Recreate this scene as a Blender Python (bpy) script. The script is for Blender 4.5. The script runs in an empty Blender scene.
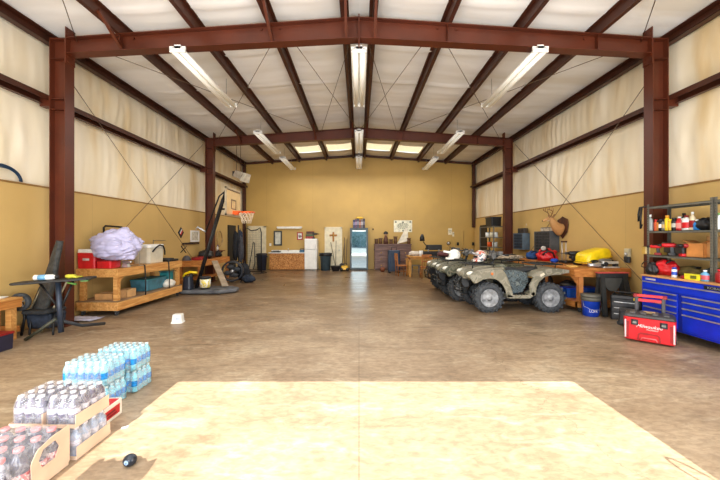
import bpy, math, random
from mathutils import Vector, Matrix, noise
random.seed(7)
PI = math.pi
SC = bpy.context.scene
COL = SC.collection
F, CX, CY, EYE = 320.0, 359.0, 237.0, 1.69     # focal length in pixels, horizon point, eye height

def at(px, py, Z):
    "point measured in the photograph -> metres in the hall (x across, y deep, z up)"
    return ((px-CX)*Z/F, Z, EYE-(py-CY)*Z/F)

# ------------------------------------------------------------------ materials
def lin(c):
    o = []
    for v in c[:3]:
        v = v/255.0
        o.append(v/12.92 if v <= .04045 else ((v+.055)/1.055)**2.4)
    return tuple(o)+(1.0,)

def _mat(name):
    m = bpy.data.materials.new(name); m.use_nodes = True
    nt = m.node_tree; b = nt.nodes['Principled BSDF']
    return m, nt, b

def nd(nt, t, **kw):
    n = nt.nodes.new(t)
    for k, v in kw.items(): setattr(n, k, v)
    return n

def ramp(nt, stops):
    r = nd(nt, 'ShaderNodeValToRGB')
    e = r.color_ramp.elements
    while len(e) < len(stops): e.new(.5)
    for i, (p, c) in enumerate(stops):
        e[i].position = p; e[i].color = lin(c) if len(c) == 3 else c
    return r

_mc = {}
def M(name, rgb, rough=.5, metal=0.0, var=.12, scale=6.0, bump=0.0, spec=.5, coord='Object'):
    "plain painted / moulded surface with a little procedural variation"
    if name in _mc: return _mc[name]
    m, nt, b = _mat(name)
    tc = nd(nt, 'ShaderNodeTexCoord')
    n = nd(nt, 'ShaderNodeTexNoise'); n.inputs['Scale'].default_value = scale; n.inputs['Detail'].default_value = 5
    nt.links.new(tc.outputs[coord], n.inputs['Vector'])
    lo = [max(0, c*(1-var)) for c in rgb]; hi = [min(255, c*(1+var*.6)) for c in rgb]
    r = ramp(nt, [(.3, lo), (.7, hi)])
    nt.links.new(n.outputs['Fac'], r.inputs['Fac'])
    nt.links.new(r.outputs['Color'], b.inputs['Base Color'])
    b.inputs['Roughness'].default_value = rough
    b.inputs['Metallic'].default_value = metal
    b.inputs['Specular IOR Level'].default_value = spec
    if bump:
        bp = nd(nt, 'ShaderNodeBump'); bp.inputs['Strength'].default_value = bump; bp.inputs['Distance'].default_value = .02
        nt.links.new(n.outputs['Fac'], bp.inputs['Height']); nt.links.new(bp.outputs['Normal'], b.inputs['Normal'])
    _mc[name] = m
    return m

def wood(name, a, c, scale=(1, 1, 1), rough=.55):
    if name in _mc: return _mc[name]
    m, nt, b = _mat(name)
    tc = nd(nt, 'ShaderNodeTexCoord'); mp = nd(nt, 'ShaderNodeMapping'); mp.inputs['Scale'].default_value = scale
    n = nd(nt, 'ShaderNodeTexNoise'); n.inputs['Scale'].default_value = 3; n.inputs['Detail'].default_value = 7; n.inputs['Distortion'].default_value = .6
    nt.links.new(tc.outputs['Object'], mp.inputs['Vector']); nt.links.new(mp.outputs['Vector'], n.inputs['Vector'])
    mid = [(x+y)/2 for x, y in zip(a, c)]
    r = ramp(nt, [(.28, c), (.5, mid), (.68, a)])
    nt.links.new(n.outputs['Fac'], r.inputs['Fac']); nt.links.new(r.outputs['Color'], b.inputs['Base Color'])
    b.inputs['Roughness'].default_value = rough
    _mc[name] = m
    return m

def patches(name, cols, scale=5, rough=.6, kind='noise'):
    "camouflage, printed boards, chip board: hard-edged patches of several colours"
    if name in _mc: return _mc[name]
    m, nt, b = _mat(name)
    tc = nd(nt, 'ShaderNodeTexCoord')
    if kind == 'noise':
        n = nd(nt, 'ShaderNodeTexNoise'); n.inputs['Scale'].default_value = scale; n.inputs['Detail'].default_value = 3; n.inputs['Distortion'].default_value = 1.2
        out = n.outputs['Fac']
    else:
        n = nd(nt, 'ShaderNodeTexVoronoi'); n.inputs['Scale'].default_value = scale
        s = nd(nt, 'ShaderNodeSeparateColor'); nt.links.new(n.outputs['Color'], s.inputs['Color']); out = s.outputs[0]
    nt.links.new(tc.outputs['Object'], n.inputs['Vector'])
    k = len(cols)
    st = [((.3+.4*i/k) if kind == 'noise' else i/k, c) for i, c in enumerate(cols)]
    r = ramp(nt, st); r.color_ramp.interpolation = 'CONSTANT' if kind == 'noise' else 'LINEAR'
    nt.links.new(out, r.inputs['Fac']); nt.links.new(r.outputs['Color'], b.inputs['Base Color'])
    b.inputs['Roughness'].default_value = rough
    _mc[name] = m
    return m

def emit(name, rgb, s, base=(250, 248, 240)):
    if name in _mc: return _mc[name]
    m, nt, b = _mat(name)
    b.inputs['Base Color'].default_value = lin(base)
    b.inputs['Emission Color'].default_value = lin(rgb); b.inputs['Emission Strength'].default_value = s
    _mc[name] = m
    return m

def film(name, rgb, opacity=.25, rough=.12):
    "thin clear plastic: see-through with a soft white sheen"
    if name in _mc: return _mc[name]
    m, nt, b = _mat(name)
    b.inputs['Base Color'].default_value = lin(rgb); b.inputs['Roughness'].default_value = rough
    tc = nd(nt, 'ShaderNodeTexCoord'); n = nd(nt, 'ShaderNodeTexNoise'); n.inputs['Scale'].default_value = 14; n.inputs['Detail'].default_value = 4; n.inputs['Distortion'].default_value = 2
    nt.links.new(tc.outputs['Object'], n.inputs['Vector'])
    r = ramp(nt, [(.35, (0, 0, 0, 1)), (.75, (1, 1, 1, 1))]); nt.links.new(n.outputs['Fac'], r.inputs['Fac'])
    mu = nd(nt, 'ShaderNodeMath', operation='MULTIPLY_ADD'); mu.inputs[1].default_value = opacity; mu.inputs[2].default_value = opacity*.45
    nt.links.new(r.outputs['Color'], mu.inputs[0]); nt.links.new(mu.outputs[0], b.inputs['Alpha'])
    bp = nd(nt, 'ShaderNodeBump'); bp.inputs['Strength'].default_value = .5; bp.inputs['Distance'].default_value = .01
    nt.links.new(n.outputs['Fac'], bp.inputs['Height']); nt.links.new(bp.outputs['Normal'], b.inputs['Normal'])
    _mc[name] = m
    return m

# ------------------------------------------------------------------ mesh collector
class MB:
    def __init__(s): s.v = []; s.f = []; s.sm = []
    def _add(s, vs, fs, smooth=False, mtx=None):
        o = len(s.v)
        if mtx is not None: vs = [tuple(mtx @ Vector(v)) for v in vs]
        s.v += [tuple(v) for v in vs]
        s.f += [tuple(i+o for i in f) for f in fs]; s.sm += [smooth]*len(fs)
        return s
    def box(s, c, d, rz=0, rx=0, ry=0, top=(1, 1), ch=0.0):
        "box centred at c, size d; top = scale of the top face; ch = chamfer of the vertical edges"
        x, y, z = d[0]/2, d[1]/2, d[2]/2
        if ch:
            pts = []
            for sx, sy, o in ((-1, -1, 0), (1, -1, 1), (1, 1, 0), (-1, 1, 1)):
                a = (sx*(x-ch), sy*y); b = (sx*x, sy*(y-ch))
                pts += [b, a] if (sx*sy > 0) else [a, b]
            n = len(pts)
            vs = [(p[0], p[1], -z) for p in pts]+[(p[0]*top[0], p[1]*top[1], z) for p in pts]
            fs = [tuple(range(n-1, -1, -1)), tuple(range(n, 2*n))]+[(i, (i+1) % n, n+(i+1) % n, n+i) for i in range(n)]
        else:
            vs = [(-x, -y, -z), (x, -y, -z), (x, y, -z), (-x, y, -z)]+[(a*top[0], b*top[1], z) for a, b in ((-x, -y), (x, -y), (x, y), (-x, y))]
            fs = [(3, 2, 1, 0), (4, 5, 6, 7), (0, 1, 5, 4), (1, 2, 6, 5), (2, 3, 7, 6), (3, 0, 4, 7)]
        m = Matrix.Translation(c) @ Matrix.Rotation(rz, 4, 'Z') @ Matrix.Rotation(ry, 4, 'Y') @ Matrix.Rotation(rx, 4, 'X')
        return s._add(vs, fs, False, m)
    def bb(s, x0, x1, y0, y1, z0, z1): return s.box(((x0+x1)/2, (y0+y1)/2, (z0+z1)/2), (x1-x0, y1-y0, z1-z0))
    def tube(s, pts, r, n=8, closed=False, caps=True, smooth=True):
        pts = [Vector(p) for p in pts]; k = len(pts)
        rs = r if isinstance(r, (list, tuple)) else [r]*k
        vs = []; up = None
        for i, p in enumerate(pts):
            if closed: d = pts[(i+1) % k]-pts[i-1]
            else: d = pts[min(i+1, k-1)]-pts[max(i-1, 0)]
            if d.length < 1e-9: d = Vector((0, 0, 1))
            d.normalize()
            if up is None:
                up = Vector((0, 0, 1)) if abs(d.z) < .9 else Vector((1, 0, 0))
            a = up-d*up.dot(d)
            if a.length < 1e-6: a = d.orthogonal()
            a.normalize(); up = a; b = d.cross(a)
            for j in range(n):
                t = 2*PI*j/n+PI/n
                vs.append(p+a*math.cos(t)*rs[i]+b*math.sin(t)*rs[i])
        fs = []
        for i in range(k if closed else k-1):
            i2 = (i+1) % k
            for j in range(n):
                fs.append((i*n+j, i*n+(j+1) % n, i2*n+(j+1) % n, i2*n+j))
        s._add(vs, fs, smooth)
        if caps and not closed:
            o = len(s.v)-k*n
            s.f += [tuple(o+j for j in range(n-1, -1, -1)), tuple(o+(k-1)*n+j for j in range(n))]; s.sm += [False, False]
        return s
    def bar(s, a, b, w, h):
        "rectangular bar from a to b (w across, h in the vertical sense)"
        a = Vector(a); b = Vector(b); d = (b-a).normalized()
        up = Vector((0, 0, 1)) if abs(d.z) < .95 else Vector((0, 1, 0))
        x = d.cross(up).normalized(); y = x.cross(d)
        vs = [p+x*sx*w/2+y*sy*h/2 for p in (a, b) for sx, sy in ((-1, -1), (1, -1), (1, 1), (-1, 1))]
        return s._add(vs, [(0, 1, 2, 3), (7, 6, 5, 4), (0, 4, 5, 1), (1, 5, 6, 2), (2, 6, 7, 3), (3, 7, 4, 0)])
    def lathe(s, prof, n=16, c=(0, 0, 0), axis='Z', smooth=True, sx=1, sy=1, ring=False):
        if ring: prof = list(prof)+[prof[0]]
        vs = []; k = len(prof)
        for r, z in prof:
            for j in range(n):
                t = 2*PI*j/n; vs.append((r*math.cos(t)*sx, r*math.sin(t)*sy, z))
        fs = [(i*n+j, i*n+(j+1) % n, (i+1)*n+(j+1) % n, (i+1)*n+j) for i in range(k-1) for j in range(n)]
        m = Matrix.Translation(c)
        if axis == 'Y': m = m @ Matrix.Rotation(-PI/2, 4, 'X')
        if axis == 'X': m = m @ Matrix.Rotation(PI/2, 4, 'Y')
        s._add(vs, fs, smooth, m)
        if ring: return s
        o = len(s.v)-k*n
        if prof[0][0] > 1e-6: s.f.append(tuple(o+j for j in range(n-1, -1, -1))); s.sm.append(False)
        if prof[-1][0] > 1e-6: s.f.append(tuple(o+(k-1)*n+j for j in range(n))); s.sm.append(False)
        return s
    def cyl(s, c, r, h, n=16, axis='Z', r2=None): return s.lathe([(r, 0), (r if r2 is None else r2, h)], n, c, axis)
    def ell(s, c, r, nu=16, nv=10, fn=None, v0=0.0, v1=1.0):
        vs = []; fs = []
        for i in range(nv+1):
            a = PI*(v0+(v1-v0)*i/nv)
            for j in range(nu):
                t = 2*PI*j/nu
                p = Vector((math.sin(a)*math.cos(t), math.sin(a)*math.sin(t), math.cos(a)))
                k = fn(p) if fn else 1
                vs.append((c[0]+p.x*r[0]*k, c[1]+p.y*r[1]*k, c[2]+p.z*r[2]*k))
        for i in range(nv):
            for j in range(nu): fs.append((i*nu+j, (i+1)*nu+j, (i+1)*nu+(j+1) % nu, i*nu+(j+1) % nu))
        return s._add(vs, fs, True)
    def prism(s, poly, a0, a1, plane='XZ', inset=0.0):
        "polygon in a plane, extruded along the third axis from a0 to a1"
        n = len(poly)
        cx = sum(p[0] for p in poly)/n; cy = sum(p[1] for p in poly)/n
        def q(p, a, k=1.0):
            u = cx+(p[0]-cx)*k; v = cy+(p[1]-cy)*k
            return {'XZ': (u, a, v), 'YZ': (a, u, v), 'XY': (u, v, a)}[plane]
        vs = [q(p, a0, 1-inset) for p in poly]+[q(p, a1, 1-inset) for p in poly]
        fs = [tuple(range(n)), tuple(range(2*n-1, n-1, -1))]+[(i, n+i, n+(i+1) % n, (i+1) % n) for i in range(n)]
        return s._add(vs, fs)
    def strip(s, prof, a0, a1, th, plane='XZ', smooth=True):
        "curved sheet: open profile with thickness, extruded"
        n = len(prof); nn = []
        for i in range(n):
            a = prof[max(i-1, 0)]; b = prof[min(i+1, n-1)]
            dx, dz = b[0]-a[0], b[1]-a[1]; l = math.hypot(dx, dz) or 1
            nn.append((dz/l*th, -dx/l*th))
        return s.prism(list(prof)+[(p[0]+q[0], p[1]+q[1]) for p, q in reversed(list(zip(prof, nn)))], a0, a1, plane)
    def loft(s, rings, caps=True, smooth=True):
        k = len(rings); n = len(rings[0]); o = len(s.v)
        for r in rings: s.v += [tuple(p) for p in r]
        for i in range(k-1):
            for j in range(n):
                s.f.append((o+i*n+j, o+i*n+(j+1) % n, o+(i+1)*n+(j+1) % n, o+(i+1)*n+j)); s.sm.append(smooth)
        if caps:
            s.f += [tuple(o+j for j in range(n-1, -1, -1)), tuple(o+(k-1)*n+j for j in range(n))]; s.sm += [False]*2
        return s
    def grid(s, nu, nv, fn, smooth=True):
        o = len(s.v)
        for i in range(nu+1):
            for j in range(nv+1): s.v.append(tuple(fn(i/nu, j/nv)))
        for i in range(nu):
            for j in range(nv):
                a = o+i*(nv+1)+j
                s.f.append((a, a+1, a+nv+2, a+nv+1)); s.sm.append(smooth)
        return s
    def build(s, name, mat, parent=None, bevel=0.0, seg=1, loc=None, rz=None, solid=0.0, subsurf=0):
        me = bpy.data.meshes.new(name)
        me.from_pydata(s.v, [], s.f); me.update()
        me.polygons.foreach_set('use_smooth', s.sm)
        import bmesh
        bm = bmesh.new(); bm.from_mesh(me)
        bmesh.ops.recalc_face_normals(bm, faces=bm.faces)
        if bevel:
            es = [e for e in bm.edges if len(e.link_faces) == 2 and e.calc_face_angle(0) > .6]
            try: bmesh.ops.bevel(bm, geom=es, offset=bevel, segments=seg, profile=.5, affect='EDGES', clamp_overlap=True)
            except Exception: pass
        bm.to_mesh(me); bm.free()
        me.materials.append(mat)
        o = bpy.data.objects.new(name, me); COL.objects.link(o)
        if parent is not None: o.parent = parent
        if loc is not None: o.location = loc
        if rz is not None: o.rotation_euler = (0, 0, rz)
        if solid:
            md = o.modifiers.new('solid', 'SOLIDIFY'); md.thickness = solid; md.offset = 0
        if subsurf:
            md = o.modifiers.new('sub', 'SUBSURF'); md.levels = subsurf; md.render_levels = subsurf
        return o

def tag(o, label, cat, group=None):
    o['label'] = label; o['category'] = cat
    if group: o['group'] = group
    return o

def thing(name, label, cat, loc=(0, 0, 0), rz=0, group=None, rot=None):
    o = bpy.data.objects.new(name, None); COL.objects.link(o)
    o.empty_display_size = .1
    o.location = loc; o.rotation_euler = rot if rot else (0, 0, rz)
    return tag(o, label, cat, group)

def struct(name, mb, mat, label=None, **kw):
    o = mb.build(name, mat, **kw); o['kind'] = 'structure'
    if label: o['label'] = label
    return o

def copy_tree(o, parent=None):
    c = o.copy(); COL.objects.link(c)
    if parent is not None: c.parent = parent
    for ch in list(o.children): copy_tree(ch, c)
    return c

def again(o, loc, rz=0, label=None, group=None):
    c = copy_tree(o); c.location = loc; c.rotation_euler = (0, 0, rz)
    if label: c['label'] = label
    if group: c['group'] = group
    return c

def text(name, body, size, mat, parent, loc, rot, shear=0, ext=.001, sx=1.0):
    cu = bpy.data.curves.new(name, 'FONT'); cu.body = body; cu.size = size; cu.extrude = ext; cu.shear = shear
    cu.align_x = 'CENTER'; cu.align_y = 'CENTER'; cu.materials.append(mat)
    tmp = bpy.data.objects.new('tmp', cu); COL.objects.link(tmp)
    me = bpy.data.meshes.new_from_object(tmp.evaluated_get(bpy.context.evaluated_depsgraph_get()))
    bpy.data.objects.remove(tmp); bpy.data.curves.remove(cu)
    me.name = name
    if not me.materials: me.materials.append(mat)
    o = bpy.data.objects.new(name, me); COL.objects.link(o); o.parent = parent
    o.location = loc; o.rotation_euler = rot; o.scale = (sx, 1, 1)
    return o

# ------------------------------------------------------------------ palette
steel = M('red_oxide_steel', (88, 39, 20), .42, 0, .12, 2)
steel_dk = M('red_oxide_steel_dark', (74, 37, 22), .45, 0, .15, 2)
white_metal = M('white_enamel', (236, 234, 228), .35, 0, .03)
black = M('black_plastic', (24, 24, 26), .45, 0, .3, 12)
dark = M('dark_grey_plastic', (52, 53, 56), .5, 0, .2, 10)
dkfab = M('dark_fabric', (38, 40, 42), .85, 0, .35, 20, .3)
grey = M('grey_metal', (128, 128, 122), .42, .35, .15, 8)
greym = M('bare_steel', (165, 165, 162), .32, .8, .12, 8)
galv = M('shelf_grey_paint', (112, 110, 100), .45, .2, .12, 8)
red = M('red_plastic', (205, 28, 36), .38, 0, .1)
redd = M('dark_red_plastic', (150, 24, 26), .45, 0, .2)
blue = M('blue_enamel', (16, 52, 196), .3, 0, .08)
bluep = M('blue_plastic', (16, 66, 190), .4, 0, .15)
navy = M('navy_plastic', (42, 60, 88), .5, 0, .2)
teal = M('teal_plastic', (60, 130, 140), .5, 0, .15)
yellow = M('yellow_plastic', (240, 208, 24), .35, 0, .08)
orange = M('orange_plastic', (240, 96, 24), .4, 0, .1)
white = M('white_plastic', (238, 238, 234), .4, 0, .05)
cream = M('cream_paint', (226, 216, 186), .5, 0, .06)
beige = M('beige_plastic', (212, 206, 186), .45, 0, .06)
card = M('cardboard', (190, 142, 88), .8, 0, .12, 9)
trayc = M('pale_cardboard', (232, 200, 172), .75, 0, .06, 5)
brown = M('brown_wood_paint', (104, 76, 60), .6, 0, .25, 6)
purplew = wood('old_purple_brown_wood', (140, 110, 100), (92, 68, 64), (.6, 1, 8))
pine = wood('pine_lumber', (226, 176, 108), (186, 124, 60), (8, .8, 8))
pine_x = wood('pine_lumber_cross', (222, 172, 104), (182, 120, 58), (.8, 8, 8))
oakb = wood('orange_bench_wood', (206, 140, 72), (158, 92, 36), (2, .8, 8))
osb = patches('chip_board', [(170, 108, 48), (200, 140, 74), (216, 160, 96), (184, 122, 58), (150, 92, 40)], 34, .6, 'vor')
silver = M('silver_metal', (200, 200, 200), .3, .7, .1)
rubber = M('tyre_rubber', (66, 69, 72), .75, 0, .35, 18, .3)
green = M('green_plastic', (50, 120, 60), .5)
# ================================================================== THE HALL
W = 6.10            # half width
YB = 16.9           # back wall
YF = -0.6           # front wall with the roll-up opening
FR = (6.13, 12.24)  # steel frames
def zt(x): return 5.85-.07*abs(x)      # top of the rafters
def zb(x): return 5.455-.053*abs(x)      # underside of the rafters

def mat_floor():
    m, nt, b = _mat('stained_concrete')
    L = nt.links.new
    g = nd(nt, 'ShaderNodeNewGeometry')
    def ns(scale, stretch, detail=6, dist=.8, off=(0, 0, 0)):
        mp = nd(nt, 'ShaderNodeMapping'); mp.inputs['Scale'].default_value = stretch; mp.inputs['Location'].default_value = off
        n = nd(nt, 'ShaderNodeTexNoise'); n.inputs['Scale'].default_value = scale; n.inputs['Detail'].default_value = detail
        n.inputs['Distortion'].default_value = dist; n.inputs['Roughness'].default_value = .65
        L(g.outputs['Position'], mp.inputs['Vector']); L(mp.outputs['Vector'], n.inputs['Vector']); return n.outputs['Fac']
    def mix(a, c, fac, mode='MIX'):
        x = nd(nt, 'ShaderNodeMix', data_type='RGBA', blend_type=mode)
        for s, v in ((x.inputs[6], a), (x.inputs[7], c)):
            if isinstance(v, tuple): s.default_value = v
            else: L(v, s)
        if isinstance(fac, float): x.inputs[0].default_value = fac
        else: L(fac, x.inputs[0])
        return x.outputs[2]
    def rm(src, *st):
        r = ramp(nt, list(st)); L(src, r.inputs['Fac']); return r.outputs['Color']
    W1 = (1, 1, 1, 1); W0 = (0, 0, 0, 1)
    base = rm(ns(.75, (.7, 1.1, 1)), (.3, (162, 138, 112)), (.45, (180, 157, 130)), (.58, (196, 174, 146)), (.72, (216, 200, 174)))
    # slab darker and redder with depth, light falloff painted into the colour
    sp = nd(nt, 'ShaderNodeSeparateXYZ'); L(g.outputs['Position'], sp.inputs[0])
    def mr(src, a, c):
        q = nd(nt, 'ShaderNodeMapRange'); q.inputs[1].default_value = a; q.inputs[2].default_value = c; L(src, q.inputs[0]); return q.outputs[0]
    def math_(op, a, c):
        q = nd(nt, 'ShaderNodeMath', operation=op)
        for i, v in enumerate((a, c)):
            if isinstance(v, (int, float)): q.inputs[i].default_value = v
            else: L(v, q.inputs[i])
        return q.outputs[0]
    old = rm(ns(.9, (.5, 1.2, 1), off=(9, 3, 0)), (.3, (98, 74, 52)), (.5, (130, 103, 76)), (.7, (164, 136, 106)))  # far tones, dimmed for light lost with depth
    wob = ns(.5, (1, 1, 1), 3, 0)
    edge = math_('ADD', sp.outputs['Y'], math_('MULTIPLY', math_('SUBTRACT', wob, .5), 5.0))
    base = mix(base, old, mr(edge, 4.6, 10.5))  # old: the far tones dimmed for light lost with depth
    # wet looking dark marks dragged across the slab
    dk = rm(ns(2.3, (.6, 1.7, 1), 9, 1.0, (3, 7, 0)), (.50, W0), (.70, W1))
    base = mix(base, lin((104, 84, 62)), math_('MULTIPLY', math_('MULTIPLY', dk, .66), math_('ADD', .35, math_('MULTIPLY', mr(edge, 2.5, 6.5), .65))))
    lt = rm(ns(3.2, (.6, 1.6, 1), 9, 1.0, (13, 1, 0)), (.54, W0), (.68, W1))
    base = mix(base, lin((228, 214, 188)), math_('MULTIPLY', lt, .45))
    fine = rm(ns(16, (.6, 1.3, 1), 6, .6), (.38, (.62, .60, .58, 1)), (.6, W1))
    base = mix(base, fine, .75, 'MULTIPLY')
    # saw-cut joints
    ax = math_('ABSOLUTE', sp.outputs['X'], 0)
    j1 = math_('LESS_THAN', ax, .006)
    yj = math_('PINGPONG', math_('SUBTRACT', sp.outputs['Y'], 3.86), 3.0)
    j2 = math_('LESS_THAN', yj, .007)
    joint = math_('MAXIMUM', j1, j2)
    base = mix(base, lin((120, 98, 74)), math_('MULTIPLY', joint, .5))
    # one wandering crack
    cr = math_('ADD', sp.outputs['X'], math_('MULTIPLY', math_('SUBTRACT', ns(1.6, (1, 1, 1), 5, 0, (2, 2, 0)), .5), .9))
    cr = math_('LESS_THAN', math_('ABSOLUTE', math_('SUBTRACT', cr, 1.92), 0), .006)
    base = mix(base, lin((110, 90, 66)), math_('MULTIPLY', cr, .45))
    base = mix(base, (.84, .825, .80, 1), 1.0, 'MULTIPLY')
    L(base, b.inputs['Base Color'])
    rr = nd(nt, 'ShaderNodeMapRange'); rr.inputs[3].default_value = .34; rr.inputs[4].default_value = .62
    L(ns(1.3, (.6, 1.4, 1), 6, .9, (1, 5, 0)), rr.inputs[0])
    # the polished far part is shinier
    sh = mr(edge, 4.5, 10.5)
    L(math_('SUBTRACT', rr.outputs[0], math_('MULTIPLY', sh, .17)), b.inputs['Roughness'])
    bp = nd(nt, 'ShaderNodeBump'); bp.inputs['Strength'].default_value = .12; bp.inputs['Distance'].default_value = .01
    L(ns(9, (.7, 1.3, 1), 6, .4), bp.inputs['Height']); L(bp.outputs['Normal'], b.inputs['Normal'])
    return m

def mat_wall(name, rgb, joint_axis, joint=1.22):
    m, nt, b = _mat(name); L = nt.links.new
    g = nd(nt, 'ShaderNodeNewGeometry')
    n = nd(nt, 'ShaderNodeTexNoise'); n.inputs['Scale'].default_value = .8; n.inputs['Detail'].default_value = 6
    L(g.outputs['Position'], n.inputs['Vector'])
    r = ramp(nt, [(.3, [c*.96 for c in rgb]), (.7, [min(255, c*1.03) for c in rgb])]); L(n.outputs['Fac'], r.inputs['Fac'])
    sp = nd(nt, 'ShaderNodeSeparateXYZ'); L(g.outputs['Position'], sp.inputs[0])
    pp = nd(nt, 'ShaderNodeMath', operation='PINGPONG'); pp.inputs[1].default_value = joint; L(sp.outputs[joint_axis], pp.inputs[0])
    lt = nd(nt, 'ShaderNodeMath', operation='LESS_THAN'); lt.inputs[1].default_value = .006; L(pp.outputs[0], lt.inputs[0])
    k = nd(nt, 'ShaderNodeMath', operation='MULTIPLY'); k.inputs[1].default_value = .22; L(lt.outputs[0], k.inputs[0])
    x = nd(nt, 'ShaderNodeMix', data_type='RGBA'); L(k.outputs[0], x.inputs[0]); L(r.outputs['Color'], x.inputs[6]); x.inputs[7].default_value = lin([c*.6 for c in rgb])
    L(x.outputs[2], b.inputs['Base Color']); b.inputs['Roughness'].default_value = .5
    return m

def mat_insul(name, lo, hi, stain, axis='Z'):
    m, nt, b = _mat(name); L = nt.links.new
    g = nd(nt, 'ShaderNodeNewGeometry')
    mp = nd(nt, 'ShaderNodeMapping'); mp.inputs['Scale'].default_value = (1, 1.2, .25) if axis == 'Z' else (.25, 1.6, 1)
    n = nd(nt, 'ShaderNodeTexNoise'); n.inputs['Scale'].default_value = 1.1; n.inputs['Detail'].default_value = 7
    L(g.outputs['Position'], mp.inputs['Vector']); L(mp.outputs['Vector'], n.inputs['Vector'])
    r = ramp(nt, [(.32, stain), (.46, lo), (.66, hi)]); L(n.outputs['Fac'], r.inputs['Fac'])
    L(r.outputs['Color'], b.inputs['Base Color']); b.inputs['Roughness'].default_value = .42
    return m

yel = (214, 174, 98)
m_back = mat_wall('yellow_wall_paint_back', (196, 161, 90), 'X', 1.22)
m_side = mat_wall('yellow_wall_paint_side', (204, 171, 108), 'Y', 1.22)
m_ins = mat_insul('wall_insulation_facing', (238, 224, 194), (246, 236, 214), (226, 200, 152), 'Z')
m_roof = mat_insul('roof_insulation_facing', (236, 233, 227), (246, 244, 240), (226, 219, 206), 'X')

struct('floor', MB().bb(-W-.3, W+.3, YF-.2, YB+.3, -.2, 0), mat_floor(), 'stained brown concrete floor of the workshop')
WH = 2.65
# side walls: painted boards below, quilted insulation above
for s, nm in ((-1, 'left'), (1, 'right')):
    struct('wall_'+nm, MB().bb(s*W, s*(W+.1), YF, YB+.1, 0, WH), m_side, 'yellow painted wainscot of a side wall')
    def fold(u, v, s=s):
        y = YF+(YB-YF)*u; z = WH-.02+(5.75-WH)*v
        p = Vector((y*1.6+s*7, z*.28, s*3.1))
        d = .030*(noise.noise(p)+.6*noise.noise(p*2.3))
        q = Vector((y*4.4, z*.45+noise.noise(Vector((y*.9, z, 0)))*.6, s*9))
        d += .042*abs(noise.noise(q))
        e = (1-abs(2*((v*2.0) % 1.0)-1))      # pinned at the girt
        return (s*(W+.075-.03*e)-s*abs(d)*(.35+e), y, z)
    g = MB().grid(330, 26, fold)
    struct('wall_%s_upper' % nm, g, m_ins, 'cream white quilted insulation on the upper side wall')
    struct('trim_'+('1' if s < 0 else '2'), MB().bb(s*(W-.012), s*(W+.06), YF, YB, WH-.01, WH+.022), M('wainscot_cap', (150, 112, 58), .6), 'cap strip along the top of the wainscot')
    struct('wall_%s_outer' % nm, MB().bb(s*(W+.16), s*(W+.2), YF-.1, YB+.2, 0, 6.2), white)
struct('wall_back', MB().prism([(-W-.2, 0), (W+.2, 0), (W+.2, 5.72), (0, 6.16), (-W-.2, 5.72)], YB, YB+.15), m_back, 'yellow painted back wall')
# front wall around the big opening the daylight comes through
OX0, OX1, OH = -2.11, 2.50, 4.20
fw = MB(); fw.bb(-W-.2, OX0, YF-.1, YF, 0, OH); fw.bb(OX1, W+.2, YF-.1, YF, 0, OH); fw.bb(-W-.2, W+.2, YF-.1, YF, OH, 6.2)
fw.prism([(OX0, 3.30), (OX0+.035, 3.36), (OX0+.01, 3.40), (OX0+.05, 3.47), (OX0, 3.50)], YF-.09, YF-.01)  # jagged lug added on the jamb to notch the sun patch edge
struct('wall_front', fw, m_side, 'front wall around the open roll-up doorway')
# unseen board added to cast the toothed shadow; pull loop in the opening
def sun_h(Z): return (Z-YF)*OH/(3.84-YF)
pts = [(-1.96, .3)]
for k, (px, py) in enumerate([(76, 479), (100, 458), (110, 453), (109, 457), (120, 453), (121, 456.5), (140, 453), (140.5, 456), (151, 453), (151.5, 457), (162, 453), (152, 468), (141, 479)]):
    Zf = F*EYE/(py-CY); pts.append(((px-CX)*Zf/F, sun_h(Zf)))
pts.append((-1.55, .3))
struct('trim_3', MB().prism(pts, YF-.06, YF-.05), M('shadow_board_grey', (60, 58, 54)), 'unseen added board whose saw-toothed top shades the doorway floor')  # added shadow caster, not door trim
loop = [(2.41+.055*math.cos(t)-.05*math.sin(t), YF-.05, sun_h(2.30)+.19*math.sin(t)) for t in [i*2*PI/20 for i in range(20)]]
struct('trim_4', MB().tube(loop, .009, 6, closed=True), M('pull_rope', (60, 52, 40)), 'rope pull loop hanging in the doorway')

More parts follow.
